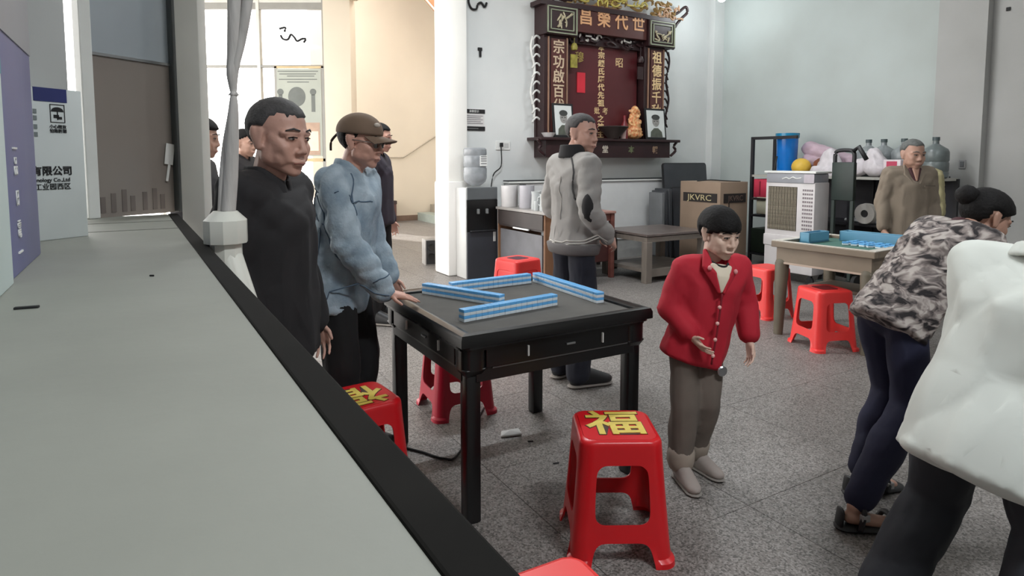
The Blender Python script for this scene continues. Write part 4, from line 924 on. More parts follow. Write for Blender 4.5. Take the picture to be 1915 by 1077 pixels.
bag('white_bag', 'flat white plastic bag beside the dark folding trolley', [[((0, 0, 0.05), (0.17, 0.12, 0.05)), ((0.1, 0, 0.12), (0.06, 0.07, 0.05))]], M_bagw, 0.15, -0.05, seed=5)
bag('white_bag', 'white bag right of the trolley handle on the rack', [[((0, 0, 0.08), (0.15, 0.12, 0.08)), ((-0.04, 0, 0.2), (0.07, 0.07, 0.06))]], M_bagw, 0.48, -0.1, seed=6)
for i, (x, y, z) in enumerate(((0.22, 0.16, 1.25), (0.42, 0.14, 1.25), (0.66, 0.14, 1.25))):
    water_bottle('water_jug', ('grey empty water bottle leaning left of the three on the rack', 'grey empty water bottle in the middle of the rack top', 'grey empty water bottle right behind the old man on the rack')[i], RK(x, y, z), RT, False, 'empty water bottles on the rack', mat('jug_grey', (148, 154, 156), 0.25, 0.15, 12, trans=0.2))
water_bottle('water_jug', 'tall dark grey water bottle at the right end by the pilaster', RK(1.10, -0.05, 1.25), RT, False, None, mat('jug_dark', (104, 112, 112), 0.3, 0.15, 12))
bm = new_bm(); box(bm, (0, 0, 0.11), (0.20, 0.16, 0.20), bev=0.01); o = put('pink_box', 'pink and white small box on the rack beside the old man', 'box', bm, mat('box_white', (226, 214, 218), 0.5), 0.72, -0.14)
bm = new_bm(); bx(bm, -0.06, 0.06, -0.084, -0.078, 0.03, 0.19, 0.003); obj('pink_panel', bm, mat('panel_pink', (196, 40, 84), 0.4), o)
bm = new_bm(); box(bm, (0, 0, 0.045), (0.22, 0.07, 0.09), bev=0.02); put('red_pack', 'small red packet in front of the pink box', 'packet', bm, mat('pack_red', (214, 66, 52), 0.5, 0.1), 0.76, -0.22)
bag('purple_bag', 'dark purple bag behind the old man', [[((-0.12, 0, 0.11), 0.09), ((0.15, 0, 0.11), 0.1)]], mat('bag_purple', (92, 76, 96), 0.6, 0.15, 6), 0.92, -0.05, seed=8)
bag('yellow_sack', 'pale yellow sack at the right end of the rack', [[((0, 0, -0.3), (0.13, 0.08, 0.1)), ((0, 0, 0.1), (0.09, 0.08, 0.06))]], mat('sack_yellow', (168, 160, 122), 0.7, 0.1, 6), 1.22, -0.30, 1.2, seed=9)
bm = new_bm(); bx(bm, 0, 0.34, -0.2, 0.2, 0, 0.26, 0.01); pkb = put('pink_storage_box', 'pink red storage box under the left end of the rack top', 'box', bm, mat('drawer_pink', (206, 62, 86), 0.4, 0.12, 4), -1.17, -0.04, 0.93, rz=RT)
for x in (0.1, 0.22):
    bm = new_bm(); bx(bm, x, x + 0.02, -0.206, -0.2, 0.03, 0.23); obj('groove', bm, mat('groove_red', (140, 30, 50), 0.5), pkb)
bm = new_bm(); bx(bm, 0, 0.34, -0.24, 0.24, 0.0, 0.03); put('rack_board', 'dark board holding the pink storage box', 'board', bm, M_dkwood, -1.18, -0.02, 0.895)
bm = new_bm(); bx(bm, 0.05, 0.4, -0.2, 0.2, 0, 0.26, 0.02); put('cream_tub', 'cream plastic tub on the middle rack shelf beside the cooler', 'tub', bm, mat('tub_cream', (206, 204, 180), 0.5, 0.06), -1.17, -0.04, 0.695)
bm = new_bm(); bx(bm, 0, 0.34, -0.22, 0.2, 0, 0.34, 0.01); put('green_crate', 'dark green crate on the bottom rack shelf left of the cooler', 'crate', bm, mat('crate_green', (32, 44, 32), 0.6, 0.2), -1.18, -0.04, 0.155)
for i in range(4):
    bm = new_bm(); tube(bm, [(0, 0, 0), (0.75, 0.02 * i, 0.0)], 0.022, 10); put('metal_pipe', ('thick shiny pipe', 'second shiny pipe', 'third shiny pipe', 'rearmost shiny pipe')[i] + ' lying on the middle rack shelf', 'pipe', bm, mat('pipe_bright', (206, 208, 210), 0.3, 0.05, 5, metal=0.15), 0.16, -0.17 + 0.07 * i, 0.715, 'all', grp='pipes on the rack shelf')
rl = thing('cable_roll', 'pale roll standing on edge on the rack beside the old man', 'roll', RK(0.50, -0.30, 0.695), RT)
bm = new_bm(); lathe(bm, [(0.045, -0.05), (0.12, -0.05), (0.125, 0), (0.12, 0.05), (0.045, 0.05), (0.045, -0.05)], n=22, M=Matrix.Translation((0, 0, 0.125)) @ MXZ); obj('ring', bm, mat('roll_pale', (176, 172, 166), 0.6, 0.12), rl, 40)
bm = new_bm(); lathe(bm, [(0, -0.04), (0.045, -0.04), (0.045, 0.04), (0, 0.04)], n=16, M=Matrix.Translation((0, 0, 0.125)) @ MXZ); obj('core', bm, M_ink, rl, 40)
# air cooler
ac = thing('air_cooler', 'white standing evaporative air cooler with brown honeycomb pad', 'air cooler', R(6.73, 4.77), RT); ac.scale = (0.80, 0.62, 1.0)
M_acw = mat('cooler_white', (208, 204, 204), 0.45, 0.04)
bm = new_bm(); bx(bm, -0.41, 0.41, -0.22, 0.22, 0.12, 1.20, 0.02); obj('body', bm, M_acw, ac, 40)
bm = new_bm(); bx(bm, -0.40, 0.40, -0.235, 0.21, 1.18, 1.30, 0.02); obj('head', bm, mat('cooler_head', (150, 152, 158), 0.4, 0.05), ac, 40)
bm = new_bm(); bx(bm, -0.43, 0.43, -0.25, 0.23, 1.30, 1.325, 0.006); obj('lid', bm, M_white, ac, 40)
text('lettering', 'Aircool', 0.07, (-0.05, -0.237, 1.24), UP, M_white, ac, sx=1.2) if 0 else None
bm = new_bm(); tube(bm, bez([(-0.12, -0.237, 1.23), (-0.05, -0.24, 1.25), (0.0, -0.24, 1.235), (0.06, -0.24, 1.255), (0.12, -0.24, 1.24), (0.2, -0.24, 1.25)], 4), 0.006, 5); obj('script_mark', bm, M_white, ac)
bm = new_bm(); bx(bm, 0.24, 0.40, -0.24, -0.23, 1.19, 1.29, 0.002); obj('control_panel', bm, mat('panel_lilac', (190, 182, 190), 0.4), ac)
bm = new_bm(); bx(bm, -0.36, 0.13, -0.225, -0.215, 0.62, 1.14); pad = obj('pad_backing', bm, mat('pad_dark', (70, 64, 56), 0.9, 0.2, 40), ac)
mslat = None
for k in range(20):
    x = -0.35 + 0.0245 * k
    if mslat is None:
        b0 = new_bm(); bx(b0, -0.005, 0.005, -0.012, 0.0, 0.625, 1.135); mslat = obj('pad_slat', b0, mat('pad_slat', (150, 142, 124), 0.8, 0.3, 60), pad)
        mslat.location = (x, -0.223, 0)
    else:
        o = mslat.copy(); COL.objects.link(o); o.location = (x, -0.223, 0)
        o.location.y = -0.223 - 0.003 * (k % 2)
bm = new_bm()
for i in range(12):
    for j in range(5): bx(bm, 0.22 + 0.034 * j, 0.243 + 0.034 * j, -0.226, -0.218, 0.60 + 0.045 * i, 0.622 + 0.045 * i)
vg = obj('vent_holes', bm, mat('vent_grey', (130, 120, 124), 0.6), ac); vg['kind'] = 'stuff'
bm = new_bm(); bx(bm, -0.42, 0.42, -0.24, 0.23, 0.42, 0.56, 0.015); obj('tank_front', bm, M_acw, ac, 40)
for x in (-0.36, 0.36):
    for y in (-0.17, 0.17):
        bm = new_bm(); lathe(bm, [(0, -0.02), (0.05, -0.02), (0.055, 0), (0.05, 0.02), (0, 0.02)], n=14, M=Matrix.Translation((x, y, 0.055)) @ MXZ); bx(bm, x - 0.02, x + 0.02, y - 0.03, y + 0.03, 0.06, 0.13); obj('caster', bm, M_ink, ac, 40)
bm = new_bm(); tube(bm, bez([R(7.05, 5.3, 1.5), R(6.9, 5.22, 1.3), R(6.85, 5.2, 1.0), R(6.9, 5.2, 0.8)], 6), 0.01, 6); tag(obj('cooler_cable', bm, M_ink, None, 'all'), 'black cable hanging down at the left side of the air cooler', 'cable')
# dark green folding trolley
tr = thing('folding_trolley', 'dark green folding hand trolley with loop handle beside the cooler', 'trolley', R(6.80, 4.235), RT)
M_tg = mat('trolley_green', (38, 50, 46), 0.5, 0.15)
for x in (-0.11, 0.11):
    bm = new_bm(); bx(bm, x - 0.02, x + 0.02, -0.02, 0.02, 0.1, 1.42, 0.006); obj('upright', bm, M_tg, tr)
bm = new_bm(); tube(bm, bez([(-0.11, 0, 1.40), (-0.11, 0, 1.52), (-0.07, 0, 1.56), (0.07, 0, 1.56), (0.11, 0, 1.52), (0.11, 0, 1.40)], 5), 0.022, 8); obj('loop_handle', bm, M_dark, tr, 'all')
bm = new_bm(); bx(bm, -0.13, 0.13, -0.03, 0.03, 1.0, 1.43, 0.01); obj('folded_plate', bm, M_tg, tr, 40)
bm = new_bm(); tube(bm, [(0.11, -0.02, 1.55), (0.17, -0.02, 1.60), (0.26, -0.02, 1.46)], 0.025, 8); obj('strap', bm, M_dark, tr, 'all')
bm = new_bm(); bx(bm, -0.16, 0.16, -0.2, 0.03, 0.06, 0.09, 0.005); obj('toe_plate', bm, M_tg, tr)
for x in (-0.17, 0.17):
    bm = new_bm(); lathe(bm, [(0, -0.02), (0.08, -0.02), (0.085, 0), (0.08, 0.02), (0, 0.02)], n=16, M=Matrix.Translation((x, 0.03, 0.085)) @ Matrix.Rotation(PI / 2, 4, 'Y')); obj('wheel', bm, M_ink, tr, 40)
# socket and cable on the right pilaster
ws = thing('wall_switch', 'small grey wall switch on the right pilaster', 'switch', WRp(1800, 307, XR - 0.16), RT)
bm = new_bm(); bx(bm, -0.035, 0.035, -0.012, 0, -0.05, 0.05, 0.003); obj('plate', bm, mat('switch_grey', (150, 150, 150), 0.5), ws)
bm = new_bm(); bx(bm, -0.02, 0.02, -0.018, -0.01, -0.03, 0.03, 0.003); obj('rocker', bm, mat('switch_dark', (110, 112, 114), 0.5), ws)
bm = new_bm(); tube(bm, bez([WRp(1776, 330, XR - 0.175), WRp(1774, 370, XR - 0.175), WRp(1766, 415, XR - 0.175)], 6), 0.007, 6); tag(obj('wall_cable', bm, M_ink, None, 'all'), 'thin black cable hanging on the right pilaster behind the old man', 'cable')
bm = new_bm(); bx(bm, -0.02, 0.02, -0.01, 0, -0.02, 0.02, 0.003); tag(obj('wall_nail', bm, M_ink, None, None, WRp(1886, 17, XR - 0.045), RT), 'dark nail high on the grey right wall', 'nail')
# ------------------------------------------------------------------ wooden mahjong table on the right
WTR = 0.6
wt = thing('wooden_table', 'worn wooden mahjong table with blue tile trays near the old man', 'table', Vector((2.75, 5.12, 0)), WTR); wt.scale = (1.0, 1.16, 1.0)
M_wt = mat('table_wood', (126, 112, 96), 0.55, 0.12, 4, stretch=(4, 1, 1)); M_wl = mat('table_leg_wood', (92, 84, 70), 0.55, 0.12)
bm = new_bm(); bx(bm, -0.37, 0.37, -0.30, 0.30, 0.74, 0.76); obj('felt', bm, mat('felt_green', (72, 112, 100), 0.85, 0.1), wt)
for (a, b, c, d) in ((-.43, -.37, -.36, .36), (.37, .43, -.36, .36), (-.37, .37, -.36, -.30), (-.37, .37, .30, .36)):
    bm = new_bm(); bx(bm, a, b, c, d, 0.735, 0.785, 0.006); obj('rim', bm, M_wt, wt)
    bm = new_bm(); bx(bm, a + (.012 if b - a < .2 else 0), b - (.012 if b - a < .2 else 0), c, d, 0.785, 0.790); obj('pale_edge', bm, mat('edge_pale', (206, 200, 190), 0.4, 0.05), wt)
for (a, b, c, d) in ((-.40, -.37, -.33, .33), (.37, .40, -.33, .33), (-.37, .37, -.33, -.30), (-.37, .37, .30, .33)):
    bm = new_bm(); bx(bm, a, b, c, d, 0.60, 0.735); obj('apron', bm, M_wt, wt)
bm = new_bm(); bx(bm, -.406, -.40, -.33, .33, 0.60, 0.615); obj('pale_edge', bm, mat('edge_tan', (176, 156, 140), 0.4, 0.05), wt)
for x in (-0.37, 0.37):
    for y in (-0.30, 0.30):
        bm = new_bm(); hull(bm, [((x, y, 0.60), 0.05), ((x * 1.03, y * 1.03, 0.0), (0.033, 0.033, 0.001))]); obj('leg', bm, M_wl, wt, 50)
bm = new_bm(); bx(bm, -0.02, 0.34, -0.28, 0.28, 0.36, 0.39, 0.005); obj('lower_shelf', bm, mat('shelf_tan', (120, 104, 90), 0.6, 0.1), wt)
def WT(x, y, z): c, s = math.cos(WTR), math.sin(WTR); return wt.location + Vector((x * c - 1.16 * y * s, x * s + 1.16 * y * c, z))
M_tray = mat('tray_blue', (96, 150, 178), 0.35, 0.06)
for (x, y, w_, d_, lab) in ((-0.02, 0.24, 0.30, 0.09, 'blue tile rack standing at the far corner of the wooden table'), (0.28, -0.05, 0.13, 0.50, 'pale blue plastic tile tray along the right of the wooden table')):
    t = thing('tile_tray', lab, 'tray', WT(x, y, 0.762), WTR)
    bm = new_bm(); bx(bm, -w_ / 2, w_ / 2, -d_ / 2, d_ / 2, 0, 0.012); obj('tray_floor', bm, M_tray, t)
    for (a, b, c, d) in ((-w_ / 2, -w_ / 2 + .012, -d_ / 2, d_ / 2), (w_ / 2 - .012, w_ / 2, -d_ / 2, d_ / 2), (-w_ / 2, w_ / 2, -d_ / 2, -d_ / 2 + .012), (-w_ / 2, w_ / 2, d_ / 2 - .012, d_ / 2)):
        bm = new_bm(); bx(bm, a, b, c, d, 0, 0.085, 0.003); obj('tray_wall', bm, M_tray, t)
rg = random.Random(12)
k = 0
for i in range(24):
    o = bpy.data.objects.new('mahjong_tile', tile_me); COL.objects.link(o)
    o.location = WT(-0.02 + 0.056 * (i % 4) + rg.uniform(-.003, .003), -0.27 + 0.056 * (i // 4) + rg.uniform(-.003, .003), 0.762); o.rotation_euler = (0, 0, rg.uniform(0, 3))
    tag(o, 'loose blue backed mahjong tile lying on the wooden table', 'tile', 'loose tiles on the wooden table')
# ------------------------------------------------------------------ people
def snap(g, p, off=.003):
    ok, q, n, _ = g.closest_point_on_mesh(Vector(p)); return q + n * off, n
def seam(g, name, pts, m, r=.003, n=5, off=.001):      # a sewn line lying on a garment
    bm = new_bm(); tube(bm, [snap(g, p, off)[0] for p in bez(pts, n)], r, 5); return obj(name, bm, m, g, 'all')
def patch(g, name, p, size, m):                          # a flat piece sewn on a garment
    q, n = snap(g, p, .0); t = n.cross(Vector((0, 0, 1))).normalized(); u = n.cross(t); bm = new_bm()
    ell(bm, q, (size[0], size[1], .004), Matrix((t, u, n)).transposed(), 2); return obj(name, bm, m, g, 'all')
def kid(r, nm): return [c for c in bpy.data.objects if c.parent == r and c.name.split('.')[0] == nm][0]
M_iris = mat('iris', (30, 22, 18), 0.2); M_eye = mat('eye_white', (150, 138, 132), 0.5, 0.02)
def skin(name, rgb): return mat(name, rgb, 0.5, 0.07, 9, 0.08, 120)
V3 = Vector
BASE = dict(pel=(0, 0, .92), waist=(0, 0.005, 1.06), chest=(0, .0, 1.27), neck=(0, -.015, 1.43), head=(0, .025, 1.575),
            shR=(.175, -.01, 1.385), elR=(.225, -.03, 1.11), wrR=(.235, .04, .86), shL=(-.175, -.01, 1.385), elL=(-.225, -.03, 1.11), wrL=(-.235, .04, .86),
            hipR=(.085, 0, .89), knR=(.10, .015, .48), anR=(.105, -.03, .085), hipL=(-.085, 0, .89), knL=(-.10, .015, .48), anL=(-.105, -.03, .085),
            toeR=(.13, .14, .03), toeL=(-.13, .14, .03))
def cone(bm, a, b, ra, rb, n=2): hull(bm, [(a, ra), (b, rb)], n)
def add_hand(bm, w, d, nrm, s, thumb, curl):
    d = V3(d).normalized(); nrm = V3(nrm); nrm = (nrm - d * nrm.dot(d)).normalized(); t = d.cross(nrm) * thumb
    w = V3(w)
    hull(bm, [(w, .023 * s), (w + d * .03 * s + t * .022 * s, .017 * s), (w + d * .088 * s + t * .029 * s, .0125 * s), (w + d * .085 * s - t * .033 * s, .0115 * s), (w + d * .03 * s - t * .02 * s, .017 * s)])
    for k, (off, ln) in enumerate(((.031, .066), (.010, .076), (-.012, .070), (-.034, .054))):
        p = w + d * (.088 - .004 * abs(k - 1)) * s + t * off * s
        spread = t * (.10 * (1.2 - k))
        c = curl
        d1 = (d * math.cos(c) + nrm * math.sin(c) + spread).normalized(); d2 = (d * math.cos(2.1 * c) + nrm * math.sin(2.1 * c) + spread * .6).normalized()
        q = p + d1 * ln * .52 * s; r = q + d2 * ln * .48 * s
        cone(bm, p - d * .01 * s, q, .0092 * s, .0084 * s, 1); cone(bm, q, r, .0084 * s, .0068 * s, 1)
    p = w + d * .026 * s + t * .026 * s; q = p + (d * .62 + t * .62 + nrm * .35).normalized() * .042 * s; r = q + (d * .9 + t * .25 + nrm * .35).normalized() * .034 * s
    cone(bm, p, q, .0125 * s, .0105 * s, 1); cone(bm, q, r, .0105 * s, .008 * s, 1)
def add_head(bm, M, hs, jaw=1.0, wide=1.0):
    c = M.translation; A = M.to_3x3()
    def P(x, y, z): return c + A @ V3((x * hs * wide, y * hs, z * hs))
    def E(x, y, z, rx, ry, rz): return (P(x, y, z), (rx * hs * wide, ry * hs, rz * hs), A)
    ell(bm, P(0, -.012, .035), (.077 * hs * wide, .098 * hs, .083 * hs), A, 3)
    hull(bm, [E(0, .03, .02, .066, .062, .06), E(0, .042, -.06, .050 * jaw, .045, .035), E(.052 * jaw, .012, -.058, .020, .028, .026), E(-.052 * jaw, .012, -.058, .020, .028, .026), E(0, .066, -.102, .026 * jaw, .018, .016)], 2)
    hull(bm, [E(.012, .086, .020, .012, .010, .009), E(.05, .066, .018, .014, .012, .010)]); hull(bm, [E(-.012, .086, .020, .012, .010, .009), E(-.05, .066, .018, .014, .012, .010)])
    for s in (-1, 1):
        ell(bm, P(s * .034, .042, -.058), (.030 * hs, .036 * hs, .036 * hs), A, 2)
        hull(bm, [E(s * .043, .066, -.028, .02, .018, .018), E(s * .03, .07, -.06, .018, .016, .018), E(s * .050, .020, -.045, .018, .022, .02), E(s * .058, .03, .0, .014, .02, .02)])
        hull(bm, [E(s * .078, -.012, .012, .007, .022, .022), E(s * .080, -.006, -.03, .007, .014, .014)])
        hull(bm, [E(s * .087, -.024, .012, .005, .012, .022), E(s * .084, -.012, -.012, .004, .012, .022)])
        ell(bm, P(s * .014, .094, -.040), (.009 * hs, .011 * hs, .009 * hs), A, 1)
        hull(bm, [E(s * .022, .083, .003, .007, .008, .008), E(s * .043, .077, .002, .006, .007, .007)])
    hull(bm, [E(0, .086, .008, .009, .008, .012), E(0, .104, -.036, .012, .009, .009)], 2)
    hull(bm, [E(0, .0945, -.067, .012, .007, .005), E(.022, .086, -.069, .006, .008, .005), E(-.022, .086, -.069, .006, .008, .005)])
    hull(bm, [E(0, .0915, -.079, .012, .007, .006), E(.016, .087, -.077, .006, .008, .005), E(-.016, .087, -.077, .006, .008, .005)])
def head_children(root, M, hs, hair_m, style, brow=True, wide=1.0, lip=(140, 84, 78)):
    c = M.translation; A = M.to_3x3()
    def P(x, y, z): return c + A @ V3((x * hs * wide, y * hs, z * hs))
    M_lip = mat('lip_%d' % lip[0], lip, 0.5, 0.05)
    for s in (-1, 1):
        bm = new_bm(); ell(bm, P(s * .032, .080, .001), (.014 * hs, .009 * hs, .0042 * hs), A @ Euler((0, 0, -s * .25)).to_matrix(), 2); e = obj('eye', bm, M_eye, root, 'all')
        bm = new_bm(); ell(bm, P(s * .031, .0862, .001), (.0058 * hs, .0036 * hs, .0042 * hs), A, 2); obj('iris', bm, M_iris, e, 'all')
        bm = new_bm(); tube(bm, [P(s * .017, .0892, .0055), P(s * .032, .0888, .0072), P(s * .047, .082, .0045)], .0022 * hs, 5); obj('eyelid', bm, M_iris, root)
        if brow:
            bm = new_bm(); tube(bm, [P(s * .014, .0965, .027), P(s * .034, .0905, .032), P(s * .055, .077, .025)], [.003 * hs, .0036 * hs, .0018 * hs], 5); obj('eyebrow', bm, hair_m, root, 'all')
    bm = new_bm(); tube(bm, [P(-.024, .0885, -.0745), P(-.010, .0985, -.0725), P(0, .0995, -.0735), P(.010, .0985, -.0725), P(.024, .0885, -.0745)], .0022 * hs, 5); obj('mouth', bm, M_lip, root, 'all')
    # hair: a shell over the skull whose lower border follows the hairline
    if style:
        th, zf, zt, zs, zb = style
        bm = new_bm(); vs, fs = ico(4); W = []; rg = random.Random(3)
        for v in vs:
            n_ = 1 + rg.uniform(-.008, .012)
            x, y, z = v.x * (.080 + th) * n_, v.y * (.100 + th) * n_ - .013, v.z * (.086 + th) * n_ + .036
            u = max(-1, min(1, (y + .013) / .1))
            if u > .55: line = zt + (zf - zt) * min(1, (u - .55) / .25)
            elif u > .12: line = zs + (zt - zs) * (u - .12) / .43
            elif u > -.25: line = zs - .0 + (.0)
            else: line = zs + (zb - zs) * min(1, (-.25 - u) / .35)
            if -.28 < u < .16 and line < .028: line = .028
            if z < line:
                k = .80; x, y, z = x * k, (y + .013) * k - .013, (z - .036) * k + .036
            W.append(bm.verts.new(P(x, y, z)))
        for f in fs: bm.faces.new([W[i] for i in f])
        obj('hair', bm, hair_m, root, 'all')
def person(label, xy, yaw, H=1.70, J=None, head=(0, 0, 0), hs=1.0, skin_m=None, hair_m=None, style=None, hands=None, top=None, trs=None, shoe=None, fine=.0055, build=1.0, jaw=1.0, wide=1.0, z0=0.0, lip=(140, 84, 78), cat='person'):
    """builds one figure; returns root and joints (local)"""
    s = H / 1.70
    j = dict(BASE); j.update(J or {}); j = {k: V3(v) * s for k, v in j.items()}
    root = thing('person', label, cat, (xy[0], xy[1], z0), yaw)
    up = (j['neck'] - j['pel']).normalized(); rt = (j['shR'] - j['shL']).normalized(); fw = up.cross(rt).normalized(); rt = fw.cross(up).normalized()
    T = Matrix((rt, fw, up)).transposed()
    rh = (j['hipR'] - j['hipL']).normalized(); uz = (j['waist'] - j['pel']).normalized(); fh = uz.cross(rh).normalized(); rh = fh.cross(uz).normalized(); TP = Matrix((rh, fh, uz)).transposed()
    B = build * s
    hy, hp, hr = head
    Mh = Matrix.Translation(j['head']) @ Matrix.Rotation(hy, 4, 'Z') @ Matrix.Rotation(-hp, 4, 'X') @ Matrix.Rotation(hr, 4, 'Y')
    hsz = hs * s
    # body
    bm = new_bm()
    hull(bm, [(j['chest'], (.135 * B, .085 * B, .13 * s), T), (j['waist'], (.115 * B, .075 * B, .06 * s), T)]); hull(bm, [(j['waist'], (.115 * B, .075 * B, .06 * s), T), (j['pel'], (.135 * B, .085 * B, .07 * s), TP)])
    hull(bm, [(j['neck'] - up * .02 * s, .058 * s), (j['shR'], .045 * s), (j['shL'], .045 * s), (j['chest'], (.10 * B, .07 * B, .08 * s), T)])
    hb = Mh @ V3((0, -.02 * hsz, -.05 * hsz))
    hull(bm, [(j['neck'] - up * .02 * s, .060 * s), (hb, .052 * hsz)])
    hull(bm, [(j['neck'] + up * .02 * s, .05 * s), (Mh @ V3((0, .035 * hsz, -.088 * hsz)), .022 * hsz), (hb, .05 * hsz)])
    add_head(bm, Mh, hsz, jaw, wide)
    for k in 'RL':
        cone(bm, j['sh' + k], j['el' + k], .046 * s, .038 * s); cone(bm, j['el' + k], j['wr' + k], .038 * s, .024 * s)
        hd = (hands or {}).get(k, {})
        d = V3(hd.get('d', j['wr' + k] - j['el' + k])); n_ = V3(hd.get('n', (-1 if k == 'R' else 1, 0, 0)))
        add_hand(bm, j['wr' + k], d, n_, s * hd.get('s', 1.0), hd.get('t', 1 if k == 'R' else -1), hd.get('c', .35))
        cone(bm, j['hip' + k], j['kn' + k], .062 * s, .046 * s); cone(bm, j['kn' + k], j['an' + k], .044 * s, .03 * s)
        hull(bm, [(j['an' + k] - V3((0, .02, .04)) * s, .028 * s), (j['toe' + k], (.035 * s, .04 * s, .02 * s))])
    me = solid_mesh(bm, fine, 6, .5)
    obj('body', me, skin_m, root)
    head_children(root, Mh, hsz, hair_m, style, True, wide, lip)
    def garment(name, blobs, m, vox=.011, fold=.008, seed=1, fs=20, sm=3):
        b = new_bm()
        for q in blobs: hull(b, q)
        return obj(name, solid_mesh(b, vox, sm, .6, fold * s, seed, fs), m, root)
    if top:
        e = top.get('e', .025); hem = top.get('hem', .16); sl = top.get('sleeve', 1.0); m = top['m']
        Q = []
        hemp = j['pel'] - uz * (hem - .10) * s
        er = e * s
        Q.append([(j['shR'] + (j['shL'] - j['shR']) * .03, .054 * s + er * .6), (j['shL'] + (j['shR'] - j['shL']) * .03, .054 * s + er * .6), (j['chest'], (.145 * B + er, .098 * B + er, .11 * s), T), (j['neck'] - up * .055 * s, (.09 * s, .075 * s, .04 * s), T)])
        Q.append([(j['chest'], (.145 * B + er, .098 * B + er, .11 * s), T), (j['waist'], (.135 * B + er * top.get('wf', 1.1), .09 * B + er * top.get('wf', 1.1), .05 * s), T)])
        Q.append([(j['waist'], (.135 * B + er * top.get('wf', 1.1), .09 * B + er * top.get('wf', 1.1), .05 * s), T), (hemp, (.150 * B + er * top.get('hf', 1.0), .108 * B + er * top.get('hf', 1.0), .02 * s), TP)])
        for k in 'RL':
            sh, el_, wr = j['sh' + k], j['el' + k], j['wr' + k]
            if sl > .5:
                cu = el_ + (wr - el_) * ((sl - .5) / .5)
                Q.append([(sh, .056 * s + er * .5), (el_, .044 * s + er * .75)]); Q.append([(el_, .044 * s + er * .75), (cu, .034 * s + er * .62)])
            else:
                cu = sh + (el_ - sh) * (sl / .5); Q.append([(sh, .056 * s + er * .5), (cu, .048 * s + er)])
        for p_, q_, r_ in top.get('extra', ()): Q.append([(j['waist'] + T @ (V3(p_) * s), r_ * s), (j['waist'] + T @ (V3(q_) * s), r_ * .7 * s)])
        g = garment(top.get('name', 'jacket'), Q, m, top.get('vox', .011), top.get('fold', .008), top.get('seed', 1), top.get('fs', 20))
        if top.get('collar'):
            cm = top['collar']; b = new_bm()
            cc = j['neck'] + up * top.get('cz', .0) * s
            R0, hC = .074 * s, top.get('ch', .045) * s
            N_ = 20; op = top.get('open', .5)
            pts0, pts1 = [], []
            for q in range(N_):
                a = -PI / 2 + op / 2 + (2 * PI - op) * 0 ; a = PI / 2 + op / 2 + (2 * PI - op) * q / (N_ - 1)
                dirv = rt * math.cos(a) + fw * math.sin(a)
                pts0.append(cc + dirv * R0 * 1.12 - up * .02 * s - up * (.05 * s * max(0, math.sin(a)) ** 2)); pts1.append(cc + dirv * R0 * .95 + up * hC - up * (.055 * s * max(0, math.sin(a)) ** 2))
            for q in range(N_ - 1): hull(b, [(pts0[q], .008 * s), (pts0[q + 1], .008 * s), (pts1[q], .007 * s), (pts1[q + 1], .007 * s)], 1)
            obj('collar', solid_mesh(b, .006, 2, .6), cm, g)
        if top.get('cuffm'):
            for k in 'RL':
                el_, wr = j['el' + k], j['wr' + k]; b = new_bm(); c0 = el_ + (wr - el_) * ((sl - .5) / .5); dd = (wr - el_).normalized()
                hull(b, [(c0 - dd * .03 * s, .036 * s + er * .5), (c0 + dd * .012 * s, .033 * s + er * .3)]); obj('cuff', b, top['cuffm'], g, 'all')
        if top.get('hemm'):
            b = new_bm(); hull(b, [(hemp - uz * .02 * s, (.150 * B + er, .110 * B + er, .025 * s), TP), (hemp + uz * .03 * s, (.158 * B + er * 1.15, .118 * B + er * 1.15, .02 * s), TP)], 3); obj('waistband', b, top['hemm'], g, 'all')
    if trs:
        m = trs['m']; e = trs.get('e', .02) * s; Q = []
        Q.append([(j['waist'] - uz * .03 * s, (.125 * B + e * .4, .082 * B + e * .4, .03 * s), TP), (j['pel'] - uz * .03 * s, (.140 * B + e * .3, .102 * B + e * .3, .08 * s), TP)])
        for k in 'RL':
            hp_, kn, an = j['hip' + k], j['kn' + k], j['an' + k]; cu = kn + (an - kn) * trs.get('len', .98)
            Q.append([(hp_ - uz * .02 * s, .072 * B + e * .4), (kn, .054 * s + e)]); Q.append([(kn, .054 * s + e), (kn + (cu - kn) * .4 - V3((0, .012 * s, 0)), .053 * s + e), (cu, .042 * s + e * trs.get('fl', 1.1))])
        g = garment('trousers', Q, m, trs.get('vox', .012), trs.get('fold', .008), trs.get('seed', 4), trs.get('fs', 17))
        if trs.get('cuffs'):
            for k in 'RL':
                kn, an = j['kn' + k], j['an' + k]; cu = kn + (an - kn) * trs.get('len', .98); dd = (an - kn).normalized(); b = new_bm()
                hull(b, [(cu - dd * .035 * s, .047 * s + e * 1.2), (cu + dd * .012 * s, .046 * s + e * 1.2)]); obj('trouser_cuff', b, trs['cuffs'], g, 'all')
